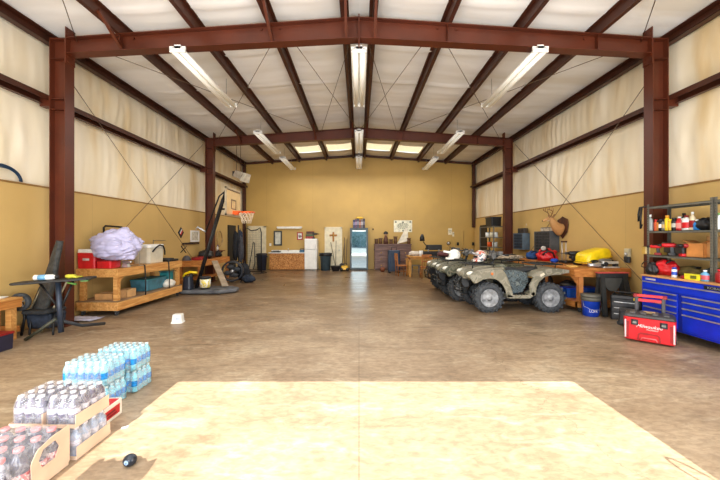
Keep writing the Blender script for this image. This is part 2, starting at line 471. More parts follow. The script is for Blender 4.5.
# roof: facing sags over the purlins, skylight panels near the back wall
SKY = (14.7, 15.8)
PUR = [.27, 1.68, 3.10, 4.52]
for s, nm in ((-1, 'left'), (1, 'right')):
    xs = [0, .29, .45, .7, 1.0, 1.3, 1.52, 1.68, 1.85, 2.1, 2.4, 2.7, 2.95, 3.1, 3.3, 3.6, 3.85, 4.1, 4.35, 4.52, 4.75, 5.1, 5.5, 5.9, 6.3]
    ys = []; y = YF-.1
    while y < YB+.1: ys.append(y); y += .085
    ys += [YB+.1]
    ys = sorted(set([round(q, 3) for q in ys]+[SKY[0], SKY[1]]))
    mb = MB(); nx = len(xs)
    for yy in ys:
        for x in xs:
            z = zt(x)+.205
            k = min(abs(x-p) for p in PUR+[0, 6.1])
            seam = abs(((yy+.3) % 1.52)-.76)/.76          # 1 at the seam
            if x > 5.4: k = 0
            z -= .045*min(1, k/.5)*(.75+.5*noise.noise(Vector((x*.8*s, yy*1.7, 2))))
            z += .012*noise.noise(Vector((x*s*.9, yy*6, 0)))
            if seam > .93: z -= .030*(seam-.93)/.07*(1 if k > .1 else .3 if x < 5.4 else 0)
            mb.v.append((s*x, yy, z))
    for i in range(len(ys)-1):
        for j in range(nx-1):
            xm = (xs[j]+xs[j+1])/2
            if SKY[0]-.001 <= ys[i] and ys[i+1] <= SKY[1]+.001 and ((.35 < xm < 1.6) or (1.75 < xm < 3.0)): continue
            a = i*nx+j; mb.f.append((a, a+1, a+nx+1, a+nx)); mb.sm.append(True)
    struct('ceiling' if s < 0 else 'ceiling_slope', mb, m_roof, 'white foil-faced roof insulation between the purlins')
    for k, (a, c) in enumerate(((.275, 1.675), (1.685, 3.095))):
        q = MB(); v = [(s*a, SKY[0]-.05, zt(a)+.21), (s*c, SKY[0]-.05, zt(c)+.21), (s*c, SKY[1]+.05, zt(c)+.21), (s*a, SKY[1]+.05, zt(a)+.21)]
        q._add([(x_, y_, z_+d) for d in (0, .01) for x_, y_, z_ in v], [(0, 1, 2, 3), (7, 6, 5, 4), (0, 4, 5, 1), (1, 5, 6, 2), (2, 6, 7, 3), (3, 7, 4, 0)])
        struct('window_%d' % (1+k+(0 if s < 0 else 2)), q, emit('skylight_panel', (255, 244, 206), .8, (255, 250, 230)), 'glowing translucent roof panel near the back wall')
    # purlins: Z sections along the hall
    for x in PUR:
        p = MB(); z0 = zt(x)
        p.bb(s*x-.005, s*x+.005, YF, YB, z0, z0+.2); p.bb(min(s*x, s*(x+.075)), max(s*x, s*(x+.075)), YF, YB, z0, z0+.008)
        p.bb(min(s*x, s*(x-.075)), max(s*x, s*(x-.075)), YF, YB, z0+.192, z0+.2); p.bb(s*(x+.07)-.004, s*(x+.07)+.004, YF, YB, z0, z0+.025)
        struct('roof_purlin_beam', p, steel_dk, 'dark red steel purlin under the roof')
    # eave strut and wall girt
    e = MB(); z0 = 5.42
    e.bb(min(s*5.93, s*6.07), max(s*5.93, s*6.07), YF, YB, z0, z0+.012); e.bb(s*6.06-.006, s*6.06+.006, YF, YB, z0, z0+.2); e.bb(min(s*5.93, s*6.07), max(s*5.93, s*6.07), YF, YB, z0+.19, z0+.2); e.bb(s*5.935-.005, s*5.935+.005, YF, YB, z0, z0+.03)
    struct('eave_beam', e, steel_dk, 'dark red eave strut along the wall top')
    g_ = MB(); z0 = 4.22
    g_.bb(min(s*5.88, s*6.06), max(s*5.88, s*6.06), YF, YB, z0+.15, z0+.158); g_.bb(s*6.05-.005, s*6.05+.005, YF, YB, z0, z0+.16); g_.bb(s*5.885-.005, s*5.885+.005, YF, YB, z0+.06, z0+.158); g_.bb(min(s*5.98, s*6.06), max(s*5.98, s*6.06), YF, YB, z0, z0+.008)
    struct('wall_girt_beam', g_, steel_dk, 'dark red steel girt running along the side wall')
    for yf in FR:
        c = MB()
        c.bb(s*5.69-.14, s*5.69+.14, yf-.006, yf+.006, 0, 5.44)
        for xf in (5.55, 5.83): c.bb(s*xf-.008, s*xf+.008, yf-.1, yf+.1, 0, 5.44)
        c.box((s*5.69, yf, .012), (.4, .3, .024)); c.bb(s*5.69-.14, s*5.69+.14, yf-.1, yf+.1, 5.43, 5.445)
        c.bb(s*5.532-.008, s*5.532+.008, yf-.1, yf+.1, 4.98, 5.66)
        c.bb(s*5.69-.14, s*5.69+.14, yf-.095, yf+.095, 5.06, 5.07)
        # girt clip with its bolts, and stiffener
        c.box((s*5.95, yf, 4.27), (.2, .14, .2)); c.bb(s*5.69-.14, s*5.69+.14, yf-.09, yf+.09, 4.30, 4.312); c.bb(s*5.69-.14, s*5.69+.14, yf-.09, yf+.09, 4.10, 4.112)
        for bz in (5.02, 5.12, 5.5, 5.6):
            for by in (-.06, .06): c.box((s*5.516, yf+by, bz), (.014, .028, .028))
        struct('column', c, steel, 'red oxide steel column of a portal frame')
for yf in FR:
    r = MB()
    for s in (-1, 1):
        X0, X1 = 0, s*5.525
        def sl(za, zb_, x0=X0, x1=X1, w0=-.1, w1=.1):
            vs = [(x, yf+w, z) for w in (w0, w1) for x, z in ((x0, za(x0)), (x1, za(x1)), (x1, zb_(x1)), (x0, zb_(x0)))]
            r._add(vs, [(0, 1, 2, 3), (7, 6, 5, 4), (0, 4, 5, 1), (1, 5, 6, 2), (2, 6, 7, 3), (3, 7, 4, 0)])
        sl(lambda x: zt(x), lambda x: zt(x)-.016); sl(lambda x: zb(x)+.016, lambda x: zb(x)); sl(lambda x: zt(x)-.016, lambda x: zb(x)+.016, w0=-.005, w1=.005)
        for xx in (1.68, 4.52): r.bb(s*xx-.004, s*xx+.004, yf-.09, yf+.09, zb(xx)+.01, zt(xx)-.01)
        for xx in (1.50, 1.86, 4.30): # bolted clips under the purlins
            r.box((s*xx, yf-.02, zt(xx)-.07), (.03, .03, .03))
    r.bb(-.012, .012, yf-.1, yf+.1, 5.33, 5.9)
    struct('rafter_beam', r, steel, 'red oxide steel rafter spanning the hall')
    for x in (-4.52, -1.68, -.27, .27):
        b_ = MB().bar((x+.03, yf-.05, zb(x)+.03), (x+.03, yf-.62, zt(x)+.06), .05, .05)
        struct('flange_brace_beam', b_, steel, 'short diagonal brace from rafter to purlin')
# columns at the back corners
for s in (-1, 1):
    struct('corner_column', MB().bb(s*6.02-.07, s*6.02+.07, YB-.16, YB-.02, 0 if s < 0 else 2.2, 5.5), steel_dk, 'dark steel post in the back corner')
struct('trim_5', MB().prism([(-6, 5.50), (0, 5.92), (6, 5.50), (6, 5.60), (0, 6.02), (-6, 5.60)], YB-.1, YB-.005), steel_dk, 'dark steel angle along the top of the back wall')

# cross bracing rods
rodm = M('brace_rod_steel', (112, 92, 72), .5, .3)
def rod(a, b): struct('brace_rod_beam', MB().tube([a, b], .0075, 5), rodm, 'thin steel cross bracing rod')
for s in (-1, 1):
    xr = s*5.93
    rod((xr, 6.2, 5.2), (xr, 12.1, .35)); rod((xr, 6.25, .4), (xr, 12.15, 5.2))
    for a, b in ((.05, 1.45), (1.5, 5.4)):
        z = lambda x: zt(x)-.05
        rod((s*a, FR[0], z(a)), (s*b, FR[1], z(b))); rod((s*b, FR[0], z(b)), (s*a, FR[1], z(a)))
    rod((s*5.4, FR[0], zt(5.4)-.05), (s*1.5, 0.2, zt(1.5)-.05))

# doors in the far corner
struct('door_1', MB().bb(-6.10, -6.06, 14.85, 15.75, 0, 2.25), M('dark_doorway', (38, 34, 28), .6), 'dark doorway in the side wall near the back corner')
struct('door_2', MB().bb(6.06, 6.10, 15.25, 16.05, 0, 2.27), M('dark_doorway', (38, 34, 28)), 'dark doorway in the wall behind the metal shelving')
d3 = MB().bb(5.02, 5.5, YB-.05, YB, .02, 2.02); d3.bb(5.53, 6.0, YB-.05, YB, .02, 2.02)
d3o = struct('door_3', d3, m_back, 'yellow painted double doors in the back wall')
MB().box((5.2, YB-.07, 1.33), (.1, .05, .16)).box((6.0, YB-.07, 1.33), (.1, .05, .16)).build('door_handle', black, d3o)
d4 = struct('door_4', MB().bb(-5.80, -5.02, YB-.05, YB, .02, 2.2), cream, 'tall cream door in the back corner')
MB().bb(-5.86, -5.80, YB-.06, YB, 0, 2.26).bb(-5.02, -4.90, YB-.06, YB, 0, 2.26).bb(-5.86, -4.90, YB-.06, YB, 2.2, 2.27).build('door_frame', cream, d4)
d5 = struct('door_5', MB().bb(-1.74, -.96, YB-.05, YB, .02, 2.14), cream, 'cream door with a wooden cross hanging on it')
MB().bb(-1.81, -1.74, YB-.06, YB, 0, 2.2).bb(-.96, -.89, YB-.06, YB, 0, 2.2).bb(-1.81, -.89, YB-.06, YB, 2.14, 2.22).build('door_frame', cream, d5)
MB().ell((-1.04, YB-.09, 1.0), (.035, .045, .035), 10, 6).build('door_handle', silver, d5)

# fluorescent strip fittings
tube_m = emit('lamp_diffuser', (255, 246, 226), .12)
def fixture(label, loc, L=2.55, w=.30):
    t = thing('strip_light', label, 'light', loc, 0, 'fluorescent strip lights under the roof')
    MB().prism([(-.06, .02), (.06, .02), (.06, .09), (-.06, .09)], 0, L).prism([(-w/2, -.03), (-.06, .05), (.06, .05), (w/2, -.03), (w/2, -.015), (.06, .065), (-.06, .065), (-w/2, -.015)], 0, L).build('reflector', white_metal, t)
    for sx in (-1, 1):
        MB().lathe([(.0, .03), (.05, .03), (.05, L-.03), (0, L-.03)], 10, (sx*.075, 0, -.02), 'Y').build('lamp_tube', tube_m, t)
    for y in (-.0, L-.03): MB().bb(-w/2, w/2, y, y+.03, -.05, .06).build('end_cap', white_metal, t)
    top = zt(loc[0])+.16-loc[2]
    for y in (.35, L-.35): MB().tube([(0, y, .09), (0, y, top)], .006, 5).build('hanger_wire', greym, t)
    return t
names = ['just past the first rafter', 'passing under the second rafter', 'close to the back wall']
for k, (y0, L) in enumerate(((6.02, 2.58), (10.8, 2.6), (14.3, 2.3))):
    for x, wd in ((-3.42, 'on the basketball hoop side'), (0.0, 'under the roof ridge'), (3.42, 'on the quad bike side')):
        fixture('white strip light %s, %s' % (wd, names[k]), (x, y0+(.15 if x == 0 else 0), 5.30 if x == 0 else 5.22), L)

# propane heater hung from the eave
t = thing('hanging_heater', 'grey box heater hanging on rods in front of the back corner', 'heater', (-4.72, 12.75, 4.15), -.35)
MB().box((0, 0, 0), (.38, .4, .26), ry=.4, top=(.9, .9)).build('housing', M('heater_grey', (176, 164, 146), .5), t, bevel=.01)
MB().box((.26, 0, -.12), (.16, .42, .34), ry=.5, top=(.7, .7)).build('hood', M('heater_hood', (206, 196, 176), .45), t, bevel=.008)
MB().box((-.24, 0, .06), (.12, .25, .2)).build('burner_box', dark, t, bevel=.008)
for yy in (-.12, .12): MB().tube([(-.1, yy, .12), (-.1, yy, zt(4.8)+.1-4.15)], .008, 5).build('hanger_rod', steel_dk, t)

# outside the doorway: ground and a line of trees that the glass door mirrors
struct('ground_outside', MB().bb(-60, 60, -70, YF-.2, -.12, -.02), M('gravel', (150, 146, 138), .9, 0, .2, 3), 'pale gravel yard outside the doorway')
tl = MB()
for i in range(30):
    x = -44+i*3.0+random.uniform(-.6, .6); h = random.uniform(5, 9)
    tl.ell((x, -24.5+random.uniform(-.8, .8), h*.42), (2.6, 2.0, h*.55), 16, 12, lambda p: 1+.30*noise.noise(p*3.1+Vector((i, 0, 0))))
o = tl.build('treeline_outside', patches('tree_leaves', [(110, 140, 128), (150, 178, 170), (196, 214, 214), (128, 158, 146)], 2.5, .9)); o['kind'] = 'structure'
# ================================================================== DRINKS ON THE FLOOR
pet_blue = M('blue_tinted_bottle', (142, 210, 234), .14, 0, .22, 30, spec=.7)
pet_low = M('water_bottle_label', (40, 140, 214), .25, 0, .3, 40)
cap_w = M('pale_cap', (214, 238, 240), .35)
cola = M('dark_soda', (58, 44, 78), .12, 0, .4, 28, spec=.8)
sil_lab = M('silver_label', (206, 204, 216), .25, .2, .2, 40)
capw2 = M('white_cap', (244, 240, 240), .35)
pet2 = M('grey_blue_bottle', (150, 166, 190), .12, 0, .25, 22, spec=.8)
capr = M('pink_cap', (240, 150, 152), .35)
redlab = patches('red_white_label', [(206, 44, 60), (232, 120, 124), (250, 230, 228), (206, 40, 56)], 16, .3)
wrap = film('clear_shrink_wrap', (240, 248, 250), .30)
wrapw = film('milky_shrink_wrap', (244, 240, 242), .30)

def bottle_proto(d, h, body, lab, cap, parent, lab_z=(.30, .58)):
    r = d/2*.97
    b = MB().lathe([(r*.8, 0), (r, .02*h), (r*.96, .2*h), (r, .26*h), (r, .62*h), (r*.86, .74*h), (r*.42, .89*h), (r*.38, .93*h), (r*.38, .95*h)], 12).build('bottle', body, parent)
    MB().lathe([(r*1.02, lab_z[0]*h), (r*1.025, (lab_z[0]+.02)*h), (r*1.025, (lab_z[1]-.02)*h), (r*1.02, lab_z[1]*h)], 12).build('bottle_label', lab, b)
    MB().lathe([(r*.46, .925*h), (r*.5, .93*h), (r*.5, .995*h), (r*.42, 1.0*h)], 10).build('cap', cap, b)
    return b

def pack(name, label, loc, nx, ny, d, h, body, lab, cap, film_m, group, tray=0.0, lab_z=(.3, .58), pitch=None, rz=0):
    t = thing(name, label, 'drinks pack', loc, rz, group)
    px = pitch or d; py = d
    z0 = .006
    p0 = None
    for i in range(nx):
        for j in range(ny):
            x = (i-(nx-1)/2)*px; y = (j-(ny-1)/2)*py
            if p0 is None: p0 = bottle_proto(d, h-z0, body, lab, cap, t, lab_z); b = p0
            else: b = copy_tree(p0, t)
            b.location = (x, y, z0); b.rotation_euler = (0, 0, random.uniform(0, 6))
    X, Y = nx*px/2, ny*py/2
    # film: follows the shoulders of the outer bottles, open-bottomed sleeve
    e = .004
    def sleeve(u, v):
        a = 2*PI*u; c, s_ = math.cos(a), math.sin(a)
        n = 7.0; k = (abs(c)**n+abs(s_)**n)**(-1/n)
        prof = [(1.0, .02), (1.0, .3), (1.0, .62), (.97, .78), (.90, .93), (.80, 1.0), (.45, 1.005), (.0, 1.005)]
        q = v*(len(prof)-1); i_ = min(int(q), len(prof)-2); f_ = q-i_
        kr = prof[i_][0]*(1-f_)+prof[i_+1][0]*f_; kz = prof[i_][1]*(1-f_)+prof[i_+1][1]*f_
        wob = .006*noise.noise(Vector((c*3, s_*3, v*4+loc[0])))
        return ((X+e+wob)*k*c*kr, (Y+e+wob)*k*s_*kr, kz*h+.004)
    MB().grid(48, 14, sleeve).build('plastic_wrap', film_m, t)
    if tray:
        m = MB(); th = .004
        lo = min(tray, .03); m.bb(-X-e-th, X+e+th, -Y-e-th, -Y-e, .002, lo); m.bb(-X-e-th, X+e+th, Y+e, Y+e+th, .002, lo)
        m.bb(X+e, X+e+th, -Y-e, Y+e, .002, tray); m.bb(-X-e-th, -X-e, -Y-e, Y+e, .002, lo); m.bb(-X-e, X+e, -Y-e, Y+e, 0, .005)
        m.build('tray', trayc, t)
    return t

G = 'shrink wrapped drinks packs on the floor'
HW = .236
for (x, y, k, lb) in ((-2.655, 3.235, 0, 'blue water bottle pack on the floor, bottom one behind the red carton'),
                     (-2.63, 3.60, 0, 'blue water bottle pack on the floor, bottom of the farther stack'),
                     (-2.675, 3.245, 1, 'blue water bottle pack on top of the stack beside the soda packs'),
                     (-2.645, 3.605, 1, 'blue water bottle pack on top of the stack farthest from the soda')):
    pack('water_bottle_pack', lb, (x, y, k*HW), 6, 4, .0725 if k == 0 else .0725, HW-.004, pet_blue, pet_low, cap_w, wrap, G, 0, (.28, .55))
HS = .232
for (x, y, k, lb) in ((-2.262, 2.585, 0, 'white capped soda pack in pale tray, bottom one touching the sunlit floor'),
                     (-2.52, 2.60, 0, 'white capped soda pack in pale tray, bottom one away from the sunlight'),
                     (-2.285, 2.60, 1, 'white capped soda pack in pale tray, top one above the sunlit edge'),
                     (-2.55, 2.61, 1, 'white capped dark soda pack in pale tray, top one away from the sunlight')):
    pack('soda_bottle_pack', lb, (x, y, k*HS), 3, 4, .079, HS-.004, cola if k else pet2, sil_lab, capw2, wrapw, G, .1, (.42, .6))
t = pack('large_bottle_pack', 'large soda bottle pack with pink caps and a card side panel', (-2.385, 2.14, 0), 4, 4, .112, .315, M('large_soda', (84, 84, 104), .12, 0, .4, 24, spec=.8), redlab, capr, wrapw, G, .02, (.22, .5))
# card carrier side with a hexagonal window
X = .232
hexa = [(.005, .185), (.03, .125), (.125, .13), (.155, .195), (.125, .255), (.035, .245)]
outer = [(-.02, .01), (.235, .01), (.235, .30), (.11, .295), (.0, .265), (-.045, .20), (-.04, .1)]
m = MB(); n = 40
def ringpt(poly, a, c=(.08, .19)):
    d = (math.cos(a), math.sin(a)); best = None
    for i in range(len(poly)):
        x1, y1 = poly[i]; x2, y2 = poly[(i+1) % len(poly)]
        x1 -= c[0]; x2 -= c[0]; y1 -= c[1]; y2 -= c[1]
        den = d[0]*(y2-y1)-d[1]*(x2-x1)
        if abs(den) < 1e-9: continue
        tt = (x1*(y2-y1)-y1*(x2-x1))/den; uu = (x1*d[1]-y1*d[0])/den
        if tt > 0 and -1e-6 <= uu <= 1+1e-6: best = tt if best is None else min(best, tt)
    return (c[0]+d[0]*best, c[1]+d[1]*best)
for xx in (X, X+.006):
    for p in (outer, hexa):
        for i in range(n): q = ringpt(p, 2*PI*i/n); m.v.append((xx, q[0], q[1]))
for i in range(n):
    j = (i+1) % n
    m.f += [(i, j, n+j, n+i), (2*n+i, 3*n+i, 3*n+j, 2*n+j), (i, 2*n+i, 2*n+j, j), (n+i, n+j, 3*n+j, 3*n+i)]; m.sm += [False]*4
m.build('side_panel', trayc, t)

t = thing('carton', 'small red and white carton between the water and soda packs', 'box', (-2.37, 2.925, 0), .04)
MB().box((0, 0, .075), (.2, .29, .15)).build('box_body', M('carton_white', (240, 228, 214), .6), t, bevel=.004)
MB().bb(.1005, .103, -.11, .11, .035, .115).bb(-.09, .09, -.12, .12, .1505, .153).build('label_panel', M('carton_red', (200, 40, 44), .5), t)
MB().bb(.103, .105, -.07, .05, .075, .092).bb(.103, .105, -.05, .07, .05, .062).build('label_stripe', M('carton_dark_red', (120, 20, 28), .5), t)

t = thing('rubber_ball', 'small black ball with pale glint on the sunlit floor edge', 'ball', at(130, 467, 2.365)[:2]+(0,))
MB().ell((0, 0, .042), (.048, .042, .042), 20, 12).build('ball_body', M('black_ball', (36, 40, 48), .28), t)
MB().lathe([(0, .0005), (.014, .0), (.016, -.001)], 12, (0, -.0402, .048), 'Y').build('emblem', M('painted_glint', (150, 176, 210), .4), t)  # pale glint painted on as a small disc

o = MB().box((0, 0, .002), (.05, .03, .003), rz=.4).build('paper_scrap', white, loc=(-2.08, 2.84, 0)); tag(o, 'tiny white paper scrap lying beside the red carton', 'scrap')

# white tub upside down on the floor
t = thing('white_tub', 'white plastic tub standing upside down alone on the bare floor', 'tub', (-3.58, 6.33, 0), .12)
MB().box((0, 0, .0835), (.20, .17, .165), top=(.84, .84), ch=.02).build('tub_body', white, t, bevel=.008)
MB().box((0, 0, .008), (.215, .185, .016), ch=.02).build('rim', white, t)
MB().box((.03, -.0815, .09), (.08, .004, .06), rx=-.08).build('sticker', M('grey_print', (196, 204, 214), .5), t)
# ================================================================== SIDE WITH THE LONG PINE BENCH
# pine bench on casters along the wall
BX0, BX1, BY0, BY1, BH = -6.04, -5.14, 6.82, 9.30, 1.01
t = thing('pine_workbench', 'long pine workbench on casters with a lower shelf beside the wall', 'workbench', (0, 0, 0))
m = MB(); m.bb(BX0, BX1, BY0, BY1, BH-.03, BH); m.build('bench_top', pine, t, bevel=.004)
m = MB(); m.bb(BX1-.045, BX1, BY0, BY1, BH-.18, BH-.03); m.bb(BX0, BX0+.045, BY0, BY1, BH-.18, BH-.03); m.bb(BX0, BX1-.045, BY0, BY0+.045, BH-.18, BH-.03); m.bb(BX0, BX1-.045, BY1-.045, BY1, BH-.18, BH-.03)
m.build('top_frame', pine, t)
m = MB(); m.bb(BX0, BX1, BY0, BY1, .295, .32); m.build('lower_shelf', M('shelf_board', (150, 120, 88), .7, 0, .25, 3), t)
m = MB(); m.bb(BX1-.045, BX1, BY0, BY1, .115, .295); m.bb(BX0, BX0+.045, BY0, BY1, .115, .295); m.bb(BX0, BX1-.045, BY0, BY0+.045, .115, .295); m.bb(BX0, BX1-.045, BY1-.045, BY1, .115, .295); m.build('shelf_frame', pine, t)
for x in (BX0+.09, BX1-.09):
    for y in (BY0+.09, BY1-.09):
        l = MB().box((x, y, .575), (.09, .09, .51)).build('leg', pine_x, t)
        if x > -5.6:
            sgn = 1 if y < 8 else -1
            MB().strip([(y+sgn*.045, .62), (y+sgn*.06, .70), (y+sgn*.12, .76), (y+sgn*.18, .79)], x-.02, x+.02, -.05*sgn, 'YZ').build('bracket', pine, l)
        c = MB().bb(x-.03, x+.03, y-.03, y+.03, .085, .115).build('caster', greym, t)
        MB().cyl((x-.016, y, .048), .047, .032, 14, 'X').build('wheel', rubber, c)

# things on that bench
def cooler(name, label, loc, d, body, lid, rz=0, logo=None):
    t = thing(name, label, 'cooler', loc, rz)
    MB().box((0, 0, d[2]*.40), (d[0], d[1], d[2]*.8), top=(1.04, 1.04), ch=.03).build('cooler_body', body, t, bevel=.008)
    MB().box((0, 0, d[2]*.9), (d[0]*1.05, d[1]*1.05, d[2]*.19), ch=.03, top=(.95, .95)).build('lid', lid, t, bevel=.01)
    return t
t = cooler('red_cooler', 'red drink cooler with white lid on the pine bench', (-5.86, 7.00, BH), (.38, .28, .42), red, white)
MB().box((.02, -.157, .2), (.14, .004, .05)).build('badge', M('badge_grey', (200, 190, 190), .4), t)
t = thing('red_crate', 'low red plastic box under the crumpled lavender sheet', 'box', (-5.46, 6.99, BH))
MB().box((0, 0, .08), (.30, .3, .15), top=(1.05, 1.05), ch=.02).build('box_body', red, t, bevel=.006)
MB().box((0, 0, .165), (.32, .32, .02), ch=.02).build('lid', redd, t)
t = thing('padded_camp_seat', 'dark green padded folding seat with looped black handle behind the sheet', 'folding seat', (-5.83, 7.46, BH), 0)
MB().box((0, 0, .34), (.52, .16, .68), ch=.04).build('padding', M('olive_dark', (58, 62, 44), .85, 0, .3, 9, .3), t, bevel=.02)
MB().tube([(-.12, 0, .66), (-.12, 0, .90), (-.08, 0, .94), (.30, 0, .91), (.34, 0, .86), (.34, 0, .60)], .022, 8).build('handle', black, t)
# crumpled sheet
def crumple(p):
    q = Vector((p.x*1.0+.6*p.z, p.y*1.1, p.z*1.3-.5*p.x))
    f = abs(noise.noise(q*1.5+Vector((0, 5, 2))))            # soft rolls with sharp creases between them
    g = abs(noise.noise(Vector((q.x*1.6, q.y*3.4, q.z*4.4))+Vector((4, 1, 7))))
    return .86+.20*f+.15*g+.20*noise.noise(p*1.1+Vector((3, 1, 0)))
t = MB().ell((0, 0, .32), (.52, .36, .38), 110, 70, crumple)
t.v = [(x+.10*max(0, z-.3)*0, y, max(z-.10*max(0, x-.2), .004+.02*abs(noise.noise(Vector((x*9, y*9, 0)))))) for x, y, z in t.v]
lav = M('lavender_cloth', (188, 184, 214), .8, 0, .08, 4)
o = t.build('crumpled_sheet', lav, loc=(-5.31, 7.02, BH+.17), rz=-.1); tag(o, 'crumpled lavender bed sheet heaped on the coolers', 'sheet')
t = thing('white_cooler', 'large off-white cooler with black carry strap on the pine bench', 'cooler', (-5.52, 8.40, BH))
MB().box((0, 0, .2), (.42, .62, .40), top=(1.07, 1.05), ch=.05).build('cooler_body', beige, t, bevel=.012)
MB().box((0, 0, .445), (.48, .68, .09), ch=.05, top=(.93, .95)).build('lid', white, t, bevel=.015)
MB().tube([(.232, -.2, .30), (.25, -.1, .40), (.26, .05, .47), (.25, .22, .44), (.24, .3, .30), (.235, .31, .2)], .018, 6).build('strap', black, t)
t = thing('wire_frame_stand', 'thin white wire stand between the sheet and the large cooler', 'stand', (-5.28, 7.50, BH))
MB().tube([(-.14, 0, .006), (.14, 0, .006), (.14, 0, .46), (-.14, 0, .46)], .008, 6, closed=True).tube([(-.14, .0, .0065), (-.14, .2, .0065), (.14, .2, .0065), (.14, 0, .0065)], .006, 6).build('wire', M('grey_wire', (170, 164, 150), .5), t)
t = thing('metal_vise', 'small crumpled foil and chrome clamp below the sheet', 'clamp', (-5.24, 7.20, BH))
MB().box((0, 0, .05), (.16, .1, .10), top=(.6, .7)).box((.02, 0, .12), (.2, .06, .04)).build('jaw', silver, t, bevel=.008)
MB().tube([(.05, -.1, .08), (.05, .1, .08)], .008, 6).build('handle', greym, t)
t = thing('tool_tray', 'flat black tool tray at the far end of the pine bench', 'tray', (-5.40, 9.02, BH))
MB().box((0, 0, .03), (.40, .46, .06), ch=.03).build('tray_body', black, t, bevel=.008)
MB().box((0, 0, .075), (.3, .12, .03)).box((.02, -.14, .075), (.3, .05, .03), rz=.2).build('tools', dark, t)
# on its shelf
def carton(name, label, loc, d, mat, rz=0, flaps=True, cat='box'):
    t = thing(name, label, cat, loc, rz); x, y, z = d; th = .006
    m = MB(); m.bb(-x/2, x/2, -y/2, y/2, 0, th); m.bb(-x/2, x/2, -y/2, -y/2+th, 0, z); m.bb(-x/2, x/2, y/2-th, y/2, 0, z); m.bb(-x/2, -x/2+th, -y/2, y/2, 0, z); m.bb(x/2-th, x/2, -y/2, y/2, 0, z)
    if not flaps: m.bb(-x/2, x/2, -y/2, y/2, z-th, z)
    m.build('box_body', mat, t)
    if flaps:
        for s in (-1, 1): MB().box((s*(x/2+.45*x*.3*.8), 0, z+.03), (x*.38, y*.98, .005), ry=s*-.35).build('flap', mat, t)
    else: MB().bb(-x/2-.001, x/2+.001, -.03, .03, z-.02, z+.0015).build('tape', M('packing_tape', (206, 172, 120), .35), t)
    return t
carton('cardboard_box', 'flat cardboard box on the lower shelf by the bench end', (-5.60, 7.16, .32), (.36, .34, .13), card, .1, False)
carton('cardboard_box', 'squarer cardboard box on the lower shelf beside the flat one', (-5.34, 7.36, .32), (.22, .30, .18), M('cardboard_light', (200, 156, 104), .8, 0, .1), 0, False)
t = thing('storage_tub', 'long teal storage tub on the lower bench shelf', 'tub', (-5.52, 8.42, .32))
MB().box((0, 0, .14), (.42, .80, .27), top=(1.08, 1.05), ch=.03).build('tub_body', M('dull_teal_blue', (70, 120, 136), .5, 0, .2, 5), t, bevel=.008)
MB().box((0, 0, .285), (.46, .86, .025), ch=.03).build('lid', teal, t)
t = thing('teal_box', 'upright teal box at the far end of the lower bench shelf', 'box', (-5.46, 9.08, .32))
MB().box((0, 0, .19), (.26, .26, .36), ch=.02).build('box_body', M('bright_teal', (50, 144, 150), .45), t, bevel=.006)
MB().box((0, 0, .395), (.28, .28, .03), ch=.02).build('lid', teal, t)
o = MB().ell((0, 0, .08), (.12, .22, .12), 30, 16, lambda p: 1+.22*noise.noise(p*2.6)); o.v = [(x, y, max(z, .0)) for x, y, z in o.v]
o = o.build('white_rag_bag', M('white_bag', (226, 220, 208), .6), loc=(-5.26, 8.86, .32)); tag(o, 'crumpled white bag on the lower bench shelf', 'bag')
for k, y in enumerate((7.66, 8.62)):
    o = MB().tube([(BX1-.02, y, BH+.012), (BX1+.012, y, BH+.012), (BX1+.02, y, BH-.1), (BX1+.015, y+.03, .6), (BX1+.02, y+.02, .3)], .013, 6).build('tie_down_strap', black)
    tag(o, 'black tie-down strap hanging off the bench %s' % ('below the wire stand' if k == 0 else 'below the big cooler'), 'strap')

# short orange-pine bench in front of the doorway wall and its neighbour past it
t = thing('pine_sawbench', 'short pine bench whose end pokes in beside the wall', 'bench', (0, 0, 0))
zt_ = .69
MB().bb(-6.04, -5.63, 4.30, 5.36, zt_-.03, zt_).build('bench_top', pine, t, bevel=.004)
MB().bb(-6.02, -5.64, 5.31, 5.355, zt_-.16, zt_-.03).bb(-5.69, -5.64, 4.32, 5.31, zt_-.16, zt_-.03).build('top_frame', oakb, t)
for y in (4.42, 5.26):
    for x in (-5.72, -5.98): MB().box((x, y, (zt_-.16)/2), (.09, .09, zt_-.16)).build('leg', pine_x, t)
MB().bb(-6.02, -5.66, 5.31, 5.345, .12, .21).build('stretcher', oakb, t)
t = thing('soda_crate', 'dark red and navy crate beside the short pine bench', 'crate', (-5.42, 4.72, 0))
MB().box((0, 0, .12), (.34, .28, .24), top=(1.05, 1.05)).build('crate_body', M('dark_navy', (40, 38, 60), .5), t, bevel=.01)
MB().box((0, 0, .25), (.36, .3, .03)).build('rim', redd, t)
t = thing('paper_plate', 'white paper plate on the short pine bench', 'plate', (-5.86, 5.20, zt_))
MB().lathe([(.0, .003), (.08, .003), (.11, .02), (.115, .02), (.08, 0.0), (0, 0)], 20).build('plate_body', white, t)

